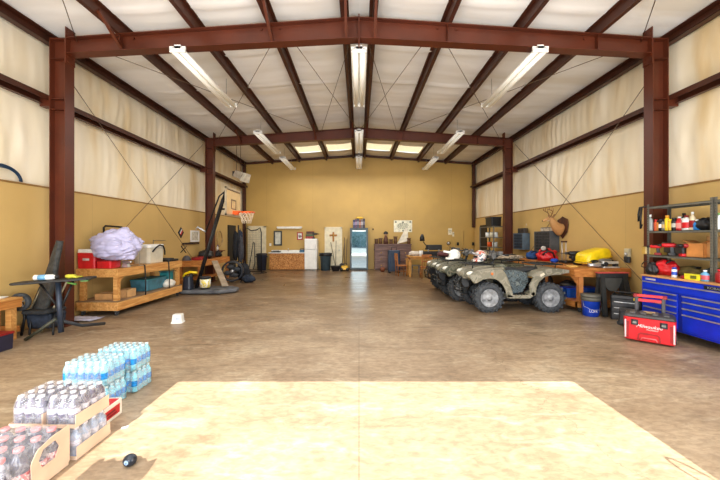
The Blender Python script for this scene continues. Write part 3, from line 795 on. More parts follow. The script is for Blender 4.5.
# black padded chair with a plank on it, by the first column
t = thing('reclining_chair', 'tall black padded folding chair leaning back beside the steel column', 'chair', (-5.56, 5.70, 0), 0)
bk = [(-.13, .40), (.06, .92), (.16, 1.35), (.24, 1.62)]
def pad(u, v):
    q = v*3; i = min(int(q), 2); f = q-i
    x = bk[i][0]*(1-f)+bk[i+1][0]*f; z = bk[i][1]*(1-f)+bk[i+1][1]*f
    w_ = .44-.24*v+.015*math.sin(v*9)
    return (x+.5*w_*(2*u-1), -.10*(2*u-1)-.03*math.sin(PI*u), z)
MB().grid(10, 24, pad).build('backrest', M('worn_grey_fabric', (62, 62, 60), .85, 0, .3, 16, .3), t, solid=.07)
MB().box((.02, -.06, .40), (.46, .44, .06), ch=.05).build('seat', dkfab, t, bevel=.02)
MB().box((-.02, .02, .22), (.40, .32, .26), top=(1.1, 1.1)).build('seat_skirt', M('dark_blue_fabric', (40, 48, 62), .85, 0, .3, 16), t, bevel=.03)
for sx in (-1, 1):
    MB().tube([(sx*.2-.20, -.10, .02), (sx*.2+.12, .06, .92)], .017, 7).build('leg', M('tan_tube', (150, 140, 116), .4, .4), t)
    MB().tube([(sx*.2+.14, -.24, .02), (sx*.2-.02, -.05, .42)], .017, 7).build('leg', black, t)
t = thing('tray_table', 'flat black folding table with crossed legs in front of the padded chair', 'table', (-4.99, 5.24, 0), rot=(0, -.05, .33))
zt2 = .99
MB().box((.04, .05, zt2-.02), (1.06, .34, .035), ch=.06).build('table_top', M('worn_black', (44, 43, 42), .6, 0, .3, 9), t, bevel=.008)
MB().tube([(.06, .08, .10), (.06, .08, zt2-.04)], .04, 8).build('post', M('blue_grey_steel', (52, 62, 78), .4, .2), t)
MB().tube([(-.04, .06, .33), (.10, .12, .26), (.24, .34, .12), (.46, .64, .05)], .03, 6).build('leg', M('dark_steel_leg', (58, 62, 68), .45, .2), t)
MB().tube([(.02, .06, .34), (-.43, .12, .035)], .028, 6).build('leg', M('dark_olive_leg', (74, 76, 62), .5, .2), t)
MB().tube([(.05, .08, .42), (.25, .12, zt2-.05)], .018, 6).tube([(.05, .08, .5), (-.2, .12, zt2-.05)], .018, 6).build('brace', black, t)
MB().box((.47, -.02, zt2-.05), (.1, .08, .03)).tube([(.24, -.05, zt2-.06), (.36, -.05, zt2-.10)], .016, 6).build('clamp', M('green_tab', (90, 140, 60), .5), t)
t = thing('water_flask', 'white and blue bottle lying on the black folding table', 'bottle', (-5.12, 5.24, zt2-.005), .33)
MB().lathe([(.0, -.16), (.035, -.16), (.045, -.15), (.045, .08), (.03, .12)], 14, (0, 0, .046), 'X').build('bottle', white, t)
MB().lathe([(.0455, -.1), (.0455, .0)], 14, (0, 0, .046), 'X').build('label', M('pale_blue_label', (120, 176, 214), .4), t)
MB().lathe([(.03, .12), (.03, .16), (0, .16)], 12, (0, 0, .046), 'X').build('cap', black, t)
t = thing('glove', 'yellow-green work gloves bunched on the black folding table', 'gloves', (-4.82, 5.36, zt2+.012))
MB().ell((0, 0, .03), (.09, .06, .035), 16, 8, lambda p: 1+.4*noise.noise(p*3)).build('palm', M('lime_glove', (196, 190, 60), .7), t)
for k in range(4): MB().tube([(.05, -.04+.027*k, .025), (.14, -.06+.04*k, .02)], .012, 6).build('finger', M('lime_glove', (196, 190, 60)), t)
t = thing('spoked_wheel', 'small black wheel with pale star hub leaning by the padded chair', 'wheel', (-5.78, 5.46, 0), .15)
MB().lathe([(.10, -.035), (.145, -.04), (.155, -.02), (.155, .02), (.145, .04), (.10, .035)], 24, (0, 0, .58), 'Y', ring=True).build('tyre', rubber, t)
for a in range(5):
    a_ = a*2*PI/5+.3; MB().bar((0, -.01, .58), (.105*math.cos(a_), -.01, .58+.105*math.sin(a_)), .022, .02).build('spoke', M('pale_spoke', (186, 180, 172), .4), t)
MB().tube([(0, .03, .58), (.02, .06, .3), (.0, .02, .0)], .02, 6).build('stand', black, t)

o = MB().grid(26, 18, lambda u, v: ((u-.5)*.62, (v-.5)*.34, .018+.03*abs(noise.noise(Vector((u*5, v*4, 3))))+.02*abs(noise.noise(Vector((u*11, v*9, 1)))))).build('fallen_cloth', M('pale_lavender_cloth', (196, 196, 216), .8), loc=(-5.62, 6.53, 0), rz=-.1)
tag(o, 'pale lavender cloth dropped on the floor by the bench caster', 'cloth')
def coil(label, loc, R, r, mat, plane='X', turns=3, name='hose_coil', squash=1.0):
    m = MB(); pts = []
    for i in range(turns*28+1):
        a = 2*PI*i/28; rr = R+.02*math.sin(i*.7); o_ = .02+.018*(i/28)
        pts.append((o_, rr*math.cos(a), rr*math.sin(a)*squash) if plane == 'X' else (rr*math.cos(a), -o_, rr*math.sin(a)*squash))
    o = m.tube(pts, r, 6).build(name, mat, loc=loc); return tag(o, label, 'hose' if 'hose' in name else 'rope')
m = MB()
for k in range(3): m.tube([(-6.075+.012*k, 5.44+(.33-.03*k)*math.cos(a), 2.678+(.25-.025*k)*math.sin(a)) for a in [PI*q/20 for q in range(21)]], .011, 6)
o = m.build('air_hose', M('dark_blue_hose', (24, 56, 84), .4)); tag(o, 'dark blue air hose looped above the wainscot by the first column', 'hose')

# wall decorations and tools
t = thing('diamond_flag_plaque', 'small red white and blue diamond plaque on the side wall', 'plaque', (-6.10, 10.95, 1.84), 0)
dm = lambda k, x0, x1: MB().prism([(0, -.19*k), (.17*k, 0), (0, .19*k), (-.17*k, 0)], x0, x1, 'YZ')
dm(1, 0, .015).build('plaque_back', black, t)
MB().prism([(-.14, 0), (0, .16), (.02, .13), (-.10, -.02)], .016, .02, 'YZ').build('blue_field', navy, t)
MB().prism([(-.06, -.05), (.05, .09), (.09, .04), (-.02, -.10)], .016, .02, 'YZ').build('red_stripe', red, t)
MB().prism([(-.09, -.02), (.02, .12), (.05, .09), (-.06, -.05)], .016, .0205, 'YZ').build('white_stripe', white, t)
def framed(name, label, loc, w_, h_, axis, fr, paper, cat='picture', band=.05, art=None):
    t = thing(name, label, cat, loc, axis)
    m = MB()
    m.bb(-w_/2, w_/2, -.03, 0, h_/2-band, h_/2).bb(-w_/2, w_/2, -.03, 0, -h_/2, -h_/2+band).bb(-w_/2, -w_/2+band, -.03, 0, -h_/2+band, h_/2-band).bb(w_/2-band, w_/2, -.03, 0, -h_/2+band, h_/2-band)
    m.build('frame', fr, t)
    MB().bb(-w_/2+band*.9, w_/2-band*.9, -.012, -.002, -h_/2+band*.9, h_/2-band*.9).build('print', paper, t)
    if art: art(t)
    return t
grid_p = patches('faded_print', [(206, 198, 176), (226, 220, 200), (190, 182, 162), (214, 206, 186)], 16, .6, 'vor')
framed('framed_print', 'white framed print of small panels on the side wall', (-6.09, 11.85, 1.72), .62, .42, PI/2, white_metal, grid_p, band=.06)
t = thing('tool_rail', 'dark horizontal tool rail fixed to the side wall', 'rail', (-6.09, 11.55, 1.46))
MB().bb(0, .05, -.55, .55, -.03, .03).build('rail_bar', M('brown_rail', (70, 50, 40), .6), t)
for k in range(5): MB().tube([(.05, -.45+.22*k, 0), (.10, -.45+.22*k, -.01), (.10, -.45+.22*k, .03)], .008, 5).build('hook', black, t)
t = thing('crossed_spanner', 'black four-way wheel spanner hanging below the tool rail', 'spanner', (-6.085, 11.1, 1.26), 0)
MB().tube([(0, -.18, -.10), (0, .18, .10)], .014, 6).tube([(0, -.15, .12), (0, .15, -.12)], .014, 6).build('bars', black, t)
t = thing('wire_wall_rack', 'thin three-tier wire rack on the wall above the bench', 'rack', (-6.085, 9.75, 1.33))
for k in range(4): MB().tube([(.012, -.3, .12*k-.1), (.02, .28, .12*k-.1)], .008, 5).build('wire', grey, t)
MB().tube([(.012, -.3, -.12), (.012, -.3, .28)], .008, 5).build('upright', grey, t)

# second bench past the first, against the wall
t = thing('orange_workbench', 'orange wood workbench behind the basketball post by the second column', 'workbench', (0, 0, 0))
MB().bb(-6.03, -5.25, 10.6, 13.0, .86, .90).build('bench_top', oakb, t, bevel=.004)
MB().bb(-5.29, -5.25, 10.6, 13.0, .70, .86).bb(-6.0, -5.29, 10.6, 10.65, .70, .86).build('top_frame', oakb, t)
for y in (10.68, 12.9):
    for x in (-5.32, -5.95): MB().box((x, y, .35), (.09, .09, .70)).build('leg', oakb, t)
MB().bb(-5.98, -5.30, 10.7, 12.9, .25, .28).build('lower_shelf', oakb, t)
t = thing('red_tool_case', 'flat red tool case on the orange workbench', 'case', (-5.52, 11.1, .90), .1)
MB().box((0, 0, .05), (.34, .6, .10), ch=.02).build('case_body', redd, t, bevel=.01)
MB().tube([(.17, -.1, .05), (.21, -.1, .05), (.21, .1, .05), (.17, .1, .05)], .012, 6).build('handle', black, t)
def lump(name, label, cat, loc, r, mat, seed=0, k=.3, parts=None):
    t = thing(name, label, cat, loc)
    m = MB().ell((0, 0, r[2]*.8), r, 28, 16, lambda p: 1+k*noise.noise(p*2.2+Vector((seed, 0, 0)))); m.v = [(x, y, max(z, 0)) for x, y, z in m.v]
    m.build('bag_body', mat, t)
    MB().tube([(r[0]*.2, -r[1]*.5, r[2]*1.3), (r[0]*.3, -r[1]*.2, r[2]*2.05), (r[0]*.3, r[1]*.2, r[2]*2.05), (r[0]*.2, r[1]*.5, r[2]*1.3)], .018, 6).build('handle', black, t)
    return t
lump('tool_bag', 'black bag on the orange workbench behind the leaning post', 'bag', (-5.62, 11.74, .90), (.25, .32, .17), black, 2)
lump('tool_bag', 'small black pouch on the orange workbench beside the red case', 'bag', (-5.62, 12.72, .90), (.14, .2, .13), black, 5)
t = thing('red_plaid_helmet', 'dark helmet-like hat on the wall side of the orange workbench', 'hat', (-5.82, 10.8, .90))
MB().ell((0, 0, .0), (.13, .15, .17), 16, 10, None, 0, .5).build('crown', M('grey_hat', (80, 78, 80), .7), t)
MB().lathe([(.12, .012), (.2, .01), (.2, 0), (.12, 0)], 18).build('brim', M('grey_hat', (80, 78, 80)), t)

# portable basketball hoop
t = thing('basketball_hoop', 'portable basketball hoop with leaning black post and orange rim', 'basketball hoop', (0, 0, 0))
MB().prism([(-5.30, 9.35), (-4.05, 9.35), (-3.72, 9.66), (-3.72, 9.95), (-4.05, 10.25), (-5.30, 10.25)], .02, .13, 'XY').build('base', M('worn_grey_base', (92, 94, 98), .6, 0, .3, 5), t, bevel=.03)
P0 = Vector((-4.98, 9.8, .13)); P1 = Vector((-4.18, 9.85, 2.86))
for dy in (-.05, .05): MB().tube([P0+Vector((0, dy, 0)), P1+Vector((0, dy, 0))], .035, 8).build('post', black, t)
MB().tube([P1, P1+Vector((.1, 0, .32))], .04, 8).build('post_head', black, t)
MB().tube([(-4.06, 9.85, 3.14), (-4.30, 9.85, 2.95), (-4.72, 9.85, 1.85)], .022, 6).build('lift_arm', black, t)
MB().tube([(-4.72, 9.85, 1.85), (-4.95, 9.82, 2.0), (-5.0, 9.8, 1.92)], .03, 6).build('lift_handle', silver, t)
MB().tube([(-4.18, 9.85, 2.9), (-3.9, 9.85, 2.95)], .03, 6).tube([(-4.28, 9.85, 2.55), (-3.9, 9.85, 2.55)], .03, 6).build('board_arm', black, t)
bd = MB().bb(-3.89, -3.86, 9.30, 10.42, 2.36, 3.14).build('backboard', M('clear_backboard', (214, 186, 140), .25, 0, .04), t)
MB().bb(-3.895, -3.85, 9.28, 10.44, 3.12, 3.16).bb(-3.895, -3.85, 9.28, 10.44, 2.33, 2.38).bb(-3.895, -3.85, 9.28, 9.32, 2.33, 3.16).bb(-3.895, -3.85, 10.40, 10.44, 2.33, 3.16).build('board_frame', M('board_frame_grey', (176, 160, 132), .5), bd)
m = MB()
for y0, y1, z0, z1 in ((9.66, 10.04, 2.80, 2.83), (9.66, 10.04, 2.54, 2.56), (9.66, 9.69, 2.54, 2.83), (10.01, 10.04, 2.54, 2.83), (9.34, 10.40, 3.085, 3.11)): m.bb(-3.858, -3.852, y0, y1, z0, z1)
m.build('target_square', M('board_line', (92, 70, 54), .5), bd)
rc = Vector((-3.46, 9.85, 2.45))
ri = MB().tube([(rc.x+.23*math.cos(a), rc.y+.23*math.sin(a), rc.z) for a in [i*2*PI/28 for i in range(28)]], .020, 8, closed=True).box((-3.77, 9.85, 2.44), (.18, .14, .1)).bar((-3.8, 9.78, 2.36), (-3.6, 9.7, 2.44), .02, .02).bar((-3.8, 9.92, 2.36), (-3.6, 10.0, 2.44), .02, .02).build('rim', orange, t)
m = MB()
for i in range(12):
    a0 = i*2*PI/12
    for s in (-1, 1):
        pts = []
        for k in range(6):
            u = k/5; rr = .225*(1-.42*u**.8); a = a0+s*u*.9
            pts.append((rc.x+rr*math.cos(a), rc.y+rr*math.sin(a), rc.z-.34*u))
        m.tube(pts, .009, 4)
m.build('net', M('net_cord', (226, 206, 176), .8), t)
t = thing('leaning_plank', 'weathered grey plank leaning beside the hoop base', 'plank', (0, 0, 0))
MB().bar((-4.80, 10.62, .90), (-4.15, 9.95, .155), .19, .03).build('board', wood('weathered_wood', (170, 150, 124), (128, 110, 90), (1, 1, 4)), t, bevel=.004)
MB().bar((-4.20, 9.99, .20), (-4.16, 9.955, .165), .20, .04).build('end_cap', M('grey_end', (150, 138, 120), .6), t)
t = thing('pail', 'grey pail with a white and yellow label on the hoop base', 'bucket', (-4.62, 9.62, .13))
MB().lathe([(.13, 0), (.15, .34), (.158, .34), (.158, .37), (.15, .37)], 20).build('pail_body', dark, t)
MB().lathe([(.142, .05), (.1535, .30)], 20, sx=1.0).build('label', patches('pail_label', [(236, 232, 220), (236, 232, 220), (240, 214, 60), (226, 226, 222)], 6, .5), t)
MB().tube([(-.15, 0, .34), (-.13, -.08, .22), (0, -.16, .17), (.13, -.08, .22), (.15, 0, .34)], .006, 5).build('handle', greym, t)
t = thing('black_jug', 'black jug with curved yellow handle standing by the bench leg', 'jug', (-5.08, 9.52, .13))
MB().box((0, 0, .20), (.28, .26, .40), top=(.8, .8), ch=.05).build('jug_body', M('navy_black', (34, 40, 54), .4), t, bevel=.02)
MB().tube([(-.15, 0, .36), (-.1, 0, .46), (.06, 0, .52), (.26, 0, .50)], .036, 8).build('handle', yellow, t)
MB().cyl((.08, 0, .39), .05, .06, 12).build('cap', dark, t)

# dark wheeled things and coats in front of the corner door
t = thing('drum_fan', 'round black drum fan on the floor past the hoop base', 'fan', (-4.72, 11.95, 0), .25)
MB().lathe([(.34, -.14), (.37, -.15), (.385, -.12), (.385, .12), (.37, .15), (.34, .14)], 28, (0, 0, .42), 'Y', ring=True).build('drum', M('blue_black', (30, 34, 44), .45, 0, .2), t)
m = MB()
for r in (.10, .18, .26, .33): m.tube([(r*math.cos(a), -.14, .42+r*math.sin(a)) for a in [i*2*PI/24 for i in range(24)]], .006, 4, closed=True)
m.build('grille', M('fan_grille', (66, 70, 78), .4, .4), t)
for k in range(4):
    a = k*PI/2+.4; MB().ell((.17*math.cos(a), -.02, .42+.17*math.sin(a)), (.15, .03, .09), 10, 6).build('blade', dark, t)
MB().lathe([(0, -.16), (.06, -.155), (.07, -.1)], 14, (0, 0, .42), 'Y').build('hub', silver, t)
MB().tube([(-.3, -.2, .02), (-.3, .2, .02)], .02, 6).tube([(.3, -.2, .02), (.3, .2, .02)], .02, 6).tube([(-.3, 0, .02), (-.38, 0, .42)], .018, 6).tube([(.3, 0, .02), (.38, 0, .42)], .018, 6).build('stand', black, t)
lump('duffel_bag', 'dark blue duffel bag on the floor beside the drum fan', 'bag', (-4.12, 11.95, 0), (.24, .18, .16), M('dark_blue_fabric', (40, 48, 62)), 8)
lump('backpack', 'black backpack standing behind the drum fan', 'bag', (-4.62, 12.75, 0), (.26, .22, .36), M('black_cloth', (30, 32, 38), .85, 0, .3, 14), 3, .2)
t = thing('coat_stand', 'black stand draped with dark coats near the corner door', 'coat stand', (-5.16, 13.7, 0))
MB().tube([(0, 0, .02), (0, 0, 2.2)], .03, 8).build('pole', black, t)
for k, (x, y, z, rz_, mt) in enumerate(((-.1, -.06, 1.32, .62, M('black_cloth', (30, 32, 38))), (.12, -.05, 1.15, .55, M('charcoal_cloth', (66, 66, 72), .85, 0, .25, 12)), (.02, .1, 1.5, .5, M('navy_cloth', (36, 42, 60), .85, 0, .25)))):
    MB().ell((x, y, z), (.125, .12, rz_), 20, 16, lambda p: 1+.28*noise.noise(Vector((p.x*3, p.y*3, p.z*1.2+k)))).build('coat', mt, t)
MB().tube([(-.3, -.1, .02), (0, 0, .25), (.3, -.1, .02)], .02, 6).tube([(0, .3, .02), (0, 0, .25)], .02, 6).build('feet', black, t)
t = thing('rebounder_net', 'black tubular rebounder net frame in front of the cream corner door', 'net frame', (0, 0, 0))
MB().tube([(-5.32, 14.9, .02), (-5.32, 14.9, 2.02), (-5.2, 14.9, 2.10), (-5.0, 14.85, 1.98), (-4.72, 14.8, 2.02), (-4.58, 14.8, 2.12), (-4.52, 14.8, 1.9), (-4.52, 14.8, .02)], .026, 7).build('frame', black, t)
MB().tube([(-5.32, 14.9, .03), (-5.32, 15.5, .03), (-4.52, 15.4, .03), (-4.52, 14.8, .03)], .02, 6).tube([(-4.75, 14.3, .03), (-4.3, 14.9, .03)], .02, 6).build('foot', black, t)
m = MB()
for k in range(12): x = -5.30+k*.07; m.tube([(x, 14.9-.012*k*.6, .1), (x, 14.9-.012*k*.6, 2.0)], .0035, 4)
for k in range(24): m.tube([(-5.32, 14.9, .1+k*.082), (-4.52, 14.8, .1+k*.082)], .0035, 4)
m.build('mesh_net', M('dark_net', (62, 60, 54), .8), t)
MB().tube([(-5.1, 14.75, .05), (-4.86, 14.72, 1.46), (-4.80, 14.72, 1.42), (-4.79, 14.72, .5), (-4.86, 14.72, .2)], .022, 6).build('inner_loop', M('grey_tube', (80, 78, 70), .5), t)
coil('pale rope coiled on a hook on the side wall past the second column', (-6.04, 13.75, 1.62), .26, .014, M('pale_rope', (190, 160, 112), .8), 'X', 3, 'rope_coil', 1.3)
t = thing('wall_shelf', 'small dark red shelf under the coiled rope', 'shelf', (-6.07, 13.7, 1.08))
MB().bb(0, .2, -.35, .35, 0, .03).build('shelf_board', M('red_brown_board', (120, 56, 40), .6), t)
for y in (-.25, .25): MB().prism([(0, 0), (.16, 0), (0, -.14)], y-.01, y+.01).build('bracket', black, t)
t = thing('white_bottle', 'white bottle on the dark red wall shelf', 'bottle', (-5.97, 13.5, 1.11))
MB().lathe([(.045, 0), (.045, .14), (.02, .18), (.02, .21)], 12).build('bottle', white, t); MB().cyl((0, 0, .205), .022, .03, 10).build('cap', blue, t)
# ================================================================== BACK WALL
def carry(name, label, cat, loc, parts, rz=0, group=None):
    t = thing(name, label, cat, loc, rz, group)
    for nm, mb, mt in parts: mb.build(nm, mt, t)
    return t
YW = YB-.001
# counter with chip-board front
t = thing('counter_cabinet', 'low counter cabinet with chip board front and white top by the back wall', 'cabinet', (-3.66, 16.55, 0))
MB().bb(-.90, .90, -.26, .30, .03, .86).build('carcass', osb, t)
for x in (-.455, .455): MB().bb(x-.44, x+.44, -.275, -.26, .05, .84).build('door', osb, t)
MB().bb(-.95, .92, -.30, .32, .86, .90).bb(-.95, .92, .29, .32, .90, 1.0).build('counter_top', white, t, bevel=.004)
MB().bb(-.28, .28, -.2, .2, .90, .935).build('sink_rim', white_metal, t, bevel=.006)
MB().tube([(-.02, .18, .93), (-.02, .18, 1.08), (-.02, .02, 1.10)], .014, 6).build('tap', silver, t)
carry('dish_tray', 'dark tray of utensils on the white counter top', 'tray', (-4.28, 16.5, .90), [('tray_body', MB().box((0, 0, .03), (.42, .3, .06), top=(1.06, 1.06), ch=.03), dark), ('utensils', MB().bar((-.15, 0, .07), (.15, .03, .09), .03, .02).bar((-.1, -.08, .07), (.17, -.06, .08), .02, .02), grey)])
carry('blue_caddy', 'small blue caddy on the counter beside the fridge', 'caddy', (-2.93, 16.5, .90), [('caddy_body', MB().box((0, 0, .07), (.26, .2, .14), top=(.9, .9), ch=.03), M('dull_blue', (60, 106, 136), .45)), ('handle', MB().tube([(-.1, 0, .13), (-.08, 0, .2), (.08, 0, .2), (.1, 0, .13)], .012, 6), dark)])
t = thing('wall_strip_lamp', 'white strip lamp fixed on the back wall above the counter', 'lamp', (-3.66, YW, 2.18))
MB().bb(-.66, .66, -.12, 0, -.02, .06).build('housing', white_metal, t, bevel=.01); MB().bb(-.63, .63, -.11, -.01, -.05, -.02).build('diffuser', M('lamp_cover', (246, 240, 222), .3), t)
def frame_back(name, label, x, z, w_, h_, fr, pap, band, cat='picture', art=None): return framed(name, label, (x, YW, z), w_, h_, 0, fr, pap, cat, band, art)
frame_back('framed_certificate', 'tall dark framed certificate on the back wall above the counter', -4.28, 1.625, .44, .78, M('dark_frame', (64, 66, 60), .5), M('grey_paper', (206, 204, 190), .6), .075)
def clock_art(t):
    MB().lathe([(0, -.015), (.085, -.013)], 18, (0, 0, 0), 'Y').build('dial', M('grey_dial', (176, 170, 164), .5), t)
    MB().bar((0, -.016, 0), (.04, -.016, .05), .01, .004).bar((0, -.016, 0), (0, -.016, -.06), .01, .004).build('hands', black, t)
frame_back('red_framed_sign', 'small red framed sign with round dial on the back wall', -3.12, 1.74, .30, .40, M('red_frame', (168, 44, 40), .5), white, .05, 'sign', clock_art)
carry('wall_switch', 'small white switch plate on the back wall beside the certificate', 'switch', (-4.68, YW, 1.29), [('plate', MB().bb(-.05, .05, -.012, 0, -.07, .07), white), ('toggle', MB().bb(-.012, .012, -.03, -.012, -.02, .02), cream)])
# fridge
t = thing('refrigerator', 'white two-door top-freezer fridge against the back wall', 'fridge', (-2.45, 16.50, 0))
MB().bb(-.31, .31, -.24, .34, .03, 1.60).build('carcass', white, t, bevel=.01)
f = MB().bb(-.31, .31, -.31, -.245, .06, 1.03).build('door', white_metal, t, bevel=.015); MB().tube([(.25, -.31, .55), (.25, -.345, .57), (.25, -.345, .98), (.25, -.31, 1.0)], .013, 6).build('handle', white, f)
f = MB().bb(-.31, .31, -.31, -.245, 1.05, 1.58).build('freezer_door', white_metal, t, bevel=.015); MB().tube([(.25, -.31, 1.08), (.25, -.345, 1.1), (.25, -.345, 1.36), (.25, -.31, 1.38)], .013, 6).build('handle', white, f)
MB().bb(-.29, .29, -.27, -.24, 0, .06).build('toe_grille', grey, t)
for k, (mt, z, lb) in enumerate(((M('dark_red_tin', (150, 50, 44), .5), 1.60, 'dark red tin on top of the white fridge, lowest of the pile'), (M('green_tin', (72, 92, 58), .5), 1.725, 'green tin in the middle of the pile on the white fridge'), (M('dark_brown_tin', (70, 44, 36), .5), 1.85, 'dark brown tin topping the pile on the white fridge'))):
    carry('storage_tin', lb, 'tin', (-2.53+.01*k, 16.5, z), [('tin_body', MB().box((0, 0, .055), (.40-.01*k, .28, .11), ch=.02), mt), ('lid', MB().box((0, 0, .117), (.41-.01*k, .29, .014), ch=.02), redd if k != 1 else M('tan_lid', (170, 130, 90), .5))], 0, 'tins piled on the fridge')
def drill(name, label, loc, rz, body, s=1.0, cat='drill', accent=None):
    t = thing(name, label, cat, loc, rz)
    MB().lathe([(.0, -.11*s), (.03*s, -.11*s), (.038*s, -.08*s), (.038*s, .06*s), (.026*s, .085*s)], 14, (0, 0, .19*s), 'X').build('motor_body', body, t)
    MB().lathe([(.024*s, .085*s), (.018*s, .14*s), (.006*s, .145*s), (.005*s, .21*s)], 10, (0, 0, .19*s), 'X').build('chuck', black, t)
    MB().prism([(-.075*s, .17*s), (-.02*s, .17*s), (-.03*s, .05*s), (-.085*s, .05*s)], -.018*s, .018*s).build('grip', dark, t, bevel=.006*s)
    MB().box((-.05*s, 0, .027*s), (.12*s, .07*s, .052*s), ch=.012*s).build('battery', accent or black, t, bevel=.004*s)
    return t
drill('cordless_drill', 'black cordless drill lying on top of the white fridge', (-2.26, 16.42, 1.6), .2, black, 1.3)
# waste bins
def bin_(name, label, loc, r, h, body, lid, bag=True):
    t = thing(name, label, 'bin', loc)
    MB().lathe([(r*.80, 0), (r*.98, h*.94), (r*1.05, h*.95), (r*1.05, h), (r*.97, h), (r*.95, h*.93)], 24).build('bin_body', body, t)
    if lid == 'bag': MB().lathe([(r*1.02, h*.84), (r*1.09, h*.86), (r*1.11, h*1.01), (r*.98, h*1.02), (r*.9, h*.9)], 24).build('bin_liner', black, t)
    else: MB().lathe([(r*1.07, h*.97), (r*1.07, h*1.03), (r*.9, h*1.08), (0, h*1.1)], 24).build('lid', lid, t)
    for sx in (-1, 1): MB().box((sx*r*1.06, 0, h*.86), (.05, .12, .05)).build('handle', body, t)
    return t
bin_('trash_can', 'dark navy trash can in the corner beside the counter', (-4.94, 16.25, 0), .26, .80, M('navy_bin', (48, 58, 78), .5), dark)
bin_('trash_can', 'blue-grey trash can lined with a black bag beside the fridge', (-1.70, 16.30, 0), .29, .86, M('blue_grey_bin', (78, 98, 108), .5), 'bag')
# cross on the door
t = thing('wooden_cross', 'light brown wooden cross hanging on the cream door', 'cross', (-1.35, YB-.055, 1.72))
MB().box((0, -.015, -.02), (.09, .03, .50)).box((0, -.015, .06), (.40, .03, .09)).build('cross_body', M('cross_wood', (176, 120, 56), .6), t, bevel=.01)
MB().lathe([(0, -.04), (.05, -.035), (.05, -.03)], 12, (0, 0, .06), 'Y').build('medallion', M('brass', (200, 160, 80), .3, .6), t)
# long-handled tools
def broom(name, label, x, h, lean, head, hm, y=16.7):
    t = thing(name, label, 'broom' if 'broom' in name else name.split('_')[-1], (x, y, 0))
    MB().tube([(0, 0, .12), (lean, .10, h)], .016, 6).build('handle', M('broom_stick', (96, 84, 66), .6), t)
    if head == 'broom': MB().prism([(-.16, 0), (.16, 0), (.07, .2), (-.07, .2)], -.04, .04).build('bristles', hm, t)
    elif head == 'shovel': MB().prism([(-.10, .02), (0, -.0), (.10, .02), (.12, .26), (.03, .32), (-.03, .32), (-.12, .26)], -.012, .012).build('blade', hm, t)
    else: MB().bb(-.2, .2, -.03, .03, 0, .07).bb(-.02, .02, -.02, .02, .05, .14).build('head', hm, t)
    return t
broom('push_broom', 'dark push broom leaning by the cream door beside the bin', -1.22, 1.42, -.26, 'head', dark, 16.62)
broom('push_broom', 'dark handled broom standing upright in front of the cream door', -1.20, 1.5, .02, 'broom', M('dark_bristle', (60, 54, 48), .9), 16.4)
broom('garden_spade', 'long handled spade leaning beside the cream door frame', -.90, 1.34, .14, 'shovel', dark)
broom('wood_broom', 'brown broom leaning beside the glass-door cooler', -.76, 1.66, .0, 'broom', M('brown_bristle', (92, 62, 44), .9))
broom('garden_rake', 'second brown handle leaning against the wall beside the glass-door cooler', -.68, 1.6, .06, 'head', brown, 16.62)
carry('black_basin', 'black basin on the floor in front of the cream door', 'basin', (-1.16, 15.85, 0), [('basin_body', MB().lathe([(.16, 0), (.24, .24), (.26, .24), (.26, .26), (.22, .26), (.14, .04), (0, .04)], 24, (0, 0, 0), 'Z', True, 1, .7), dark), ('rim', MB().lathe([(.26, .24), (.275, .25), (.26, .265)], 24, (0, 0, 0), 'Z', True, 1, .7), black)])
t = thing('yellow_machine', 'low yellow and black floor machine beside the glass-door cooler', 'machine', (-.72, 15.95, 0))
MB().box((0, 0, .16), (.42, .34, .20), top=(.7, .8), ch=.06).build('cover', M('mustard_yellow', (226, 176, 40), .4), t, bevel=.02)
for sx in (-1, 1): MB().lathe([(.0, -.03), (.08, -.03), (.08, .03), (0, .03)], 14, (sx*.15, -.17, .085), 'Y').build('wheel', black, t)
MB().tube([(-.1, .1, .2), (-.05, .14, .36), (.1, .14, .36), (.12, .1, .2)], .016, 6).build('handle', black, t)
# glass door cooler
t = thing('glass_door_cooler', 'tall dark framed glass-door drinks cooler mirroring the daylight outside', 'drinks cooler', (0, 16.55, 0))
cz = 2.15
MB().bb(-.46, .46, -.24, .30, .04, cz).build('carcass', M('cooler_case', (58, 66, 66), .45), t, bevel=.008)
m = MB(); m.bb(-.46, .46, -.30, -.245, cz-.12, cz).bb(-.46, .46, -.30, -.245, .04, .13).bb(-.46, -.375, -.30, -.245, .13, cz-.12).bb(.375, .46, -.30, -.245, .13, cz-.12)
d_ = m.build('door_frame', M('cooler_frame', (74, 86, 88), .4), t)
def mirror_glass():
    m, nt, b = _mat('reflective_door_glass')
    b.inputs['Base Color'].default_value = lin((206, 226, 232)); b.inputs['Metallic'].default_value = 1.0; b.inputs['Roughness'].default_value = .03
    return m
MB().bb(-.375, .375, -.275, -.265, .13, cz-.12).build('glass_pane', mirror_glass(), d_)
MB().bb(-.34, .34, -.29, -.276, cz-.175, cz-.125).build('light_strip', emit('cooler_lamp', (236, 246, 250), .8), d_)
MB().bb(-.445, -.40, -.345, -.30, .8, 1.4).build('handle', dark, d_)
MB().bb(-.44, .44, -.26, -.2, 0, .04).build('base_grille', black, t)
cols = [('navy', (60, 62, 96)), ('plum', (96, 70, 100)), ('slate', (70, 76, 92)), ('rust', (130, 76, 60)), ('grey', (120, 112, 116)), ('ink', (44, 44, 62))]
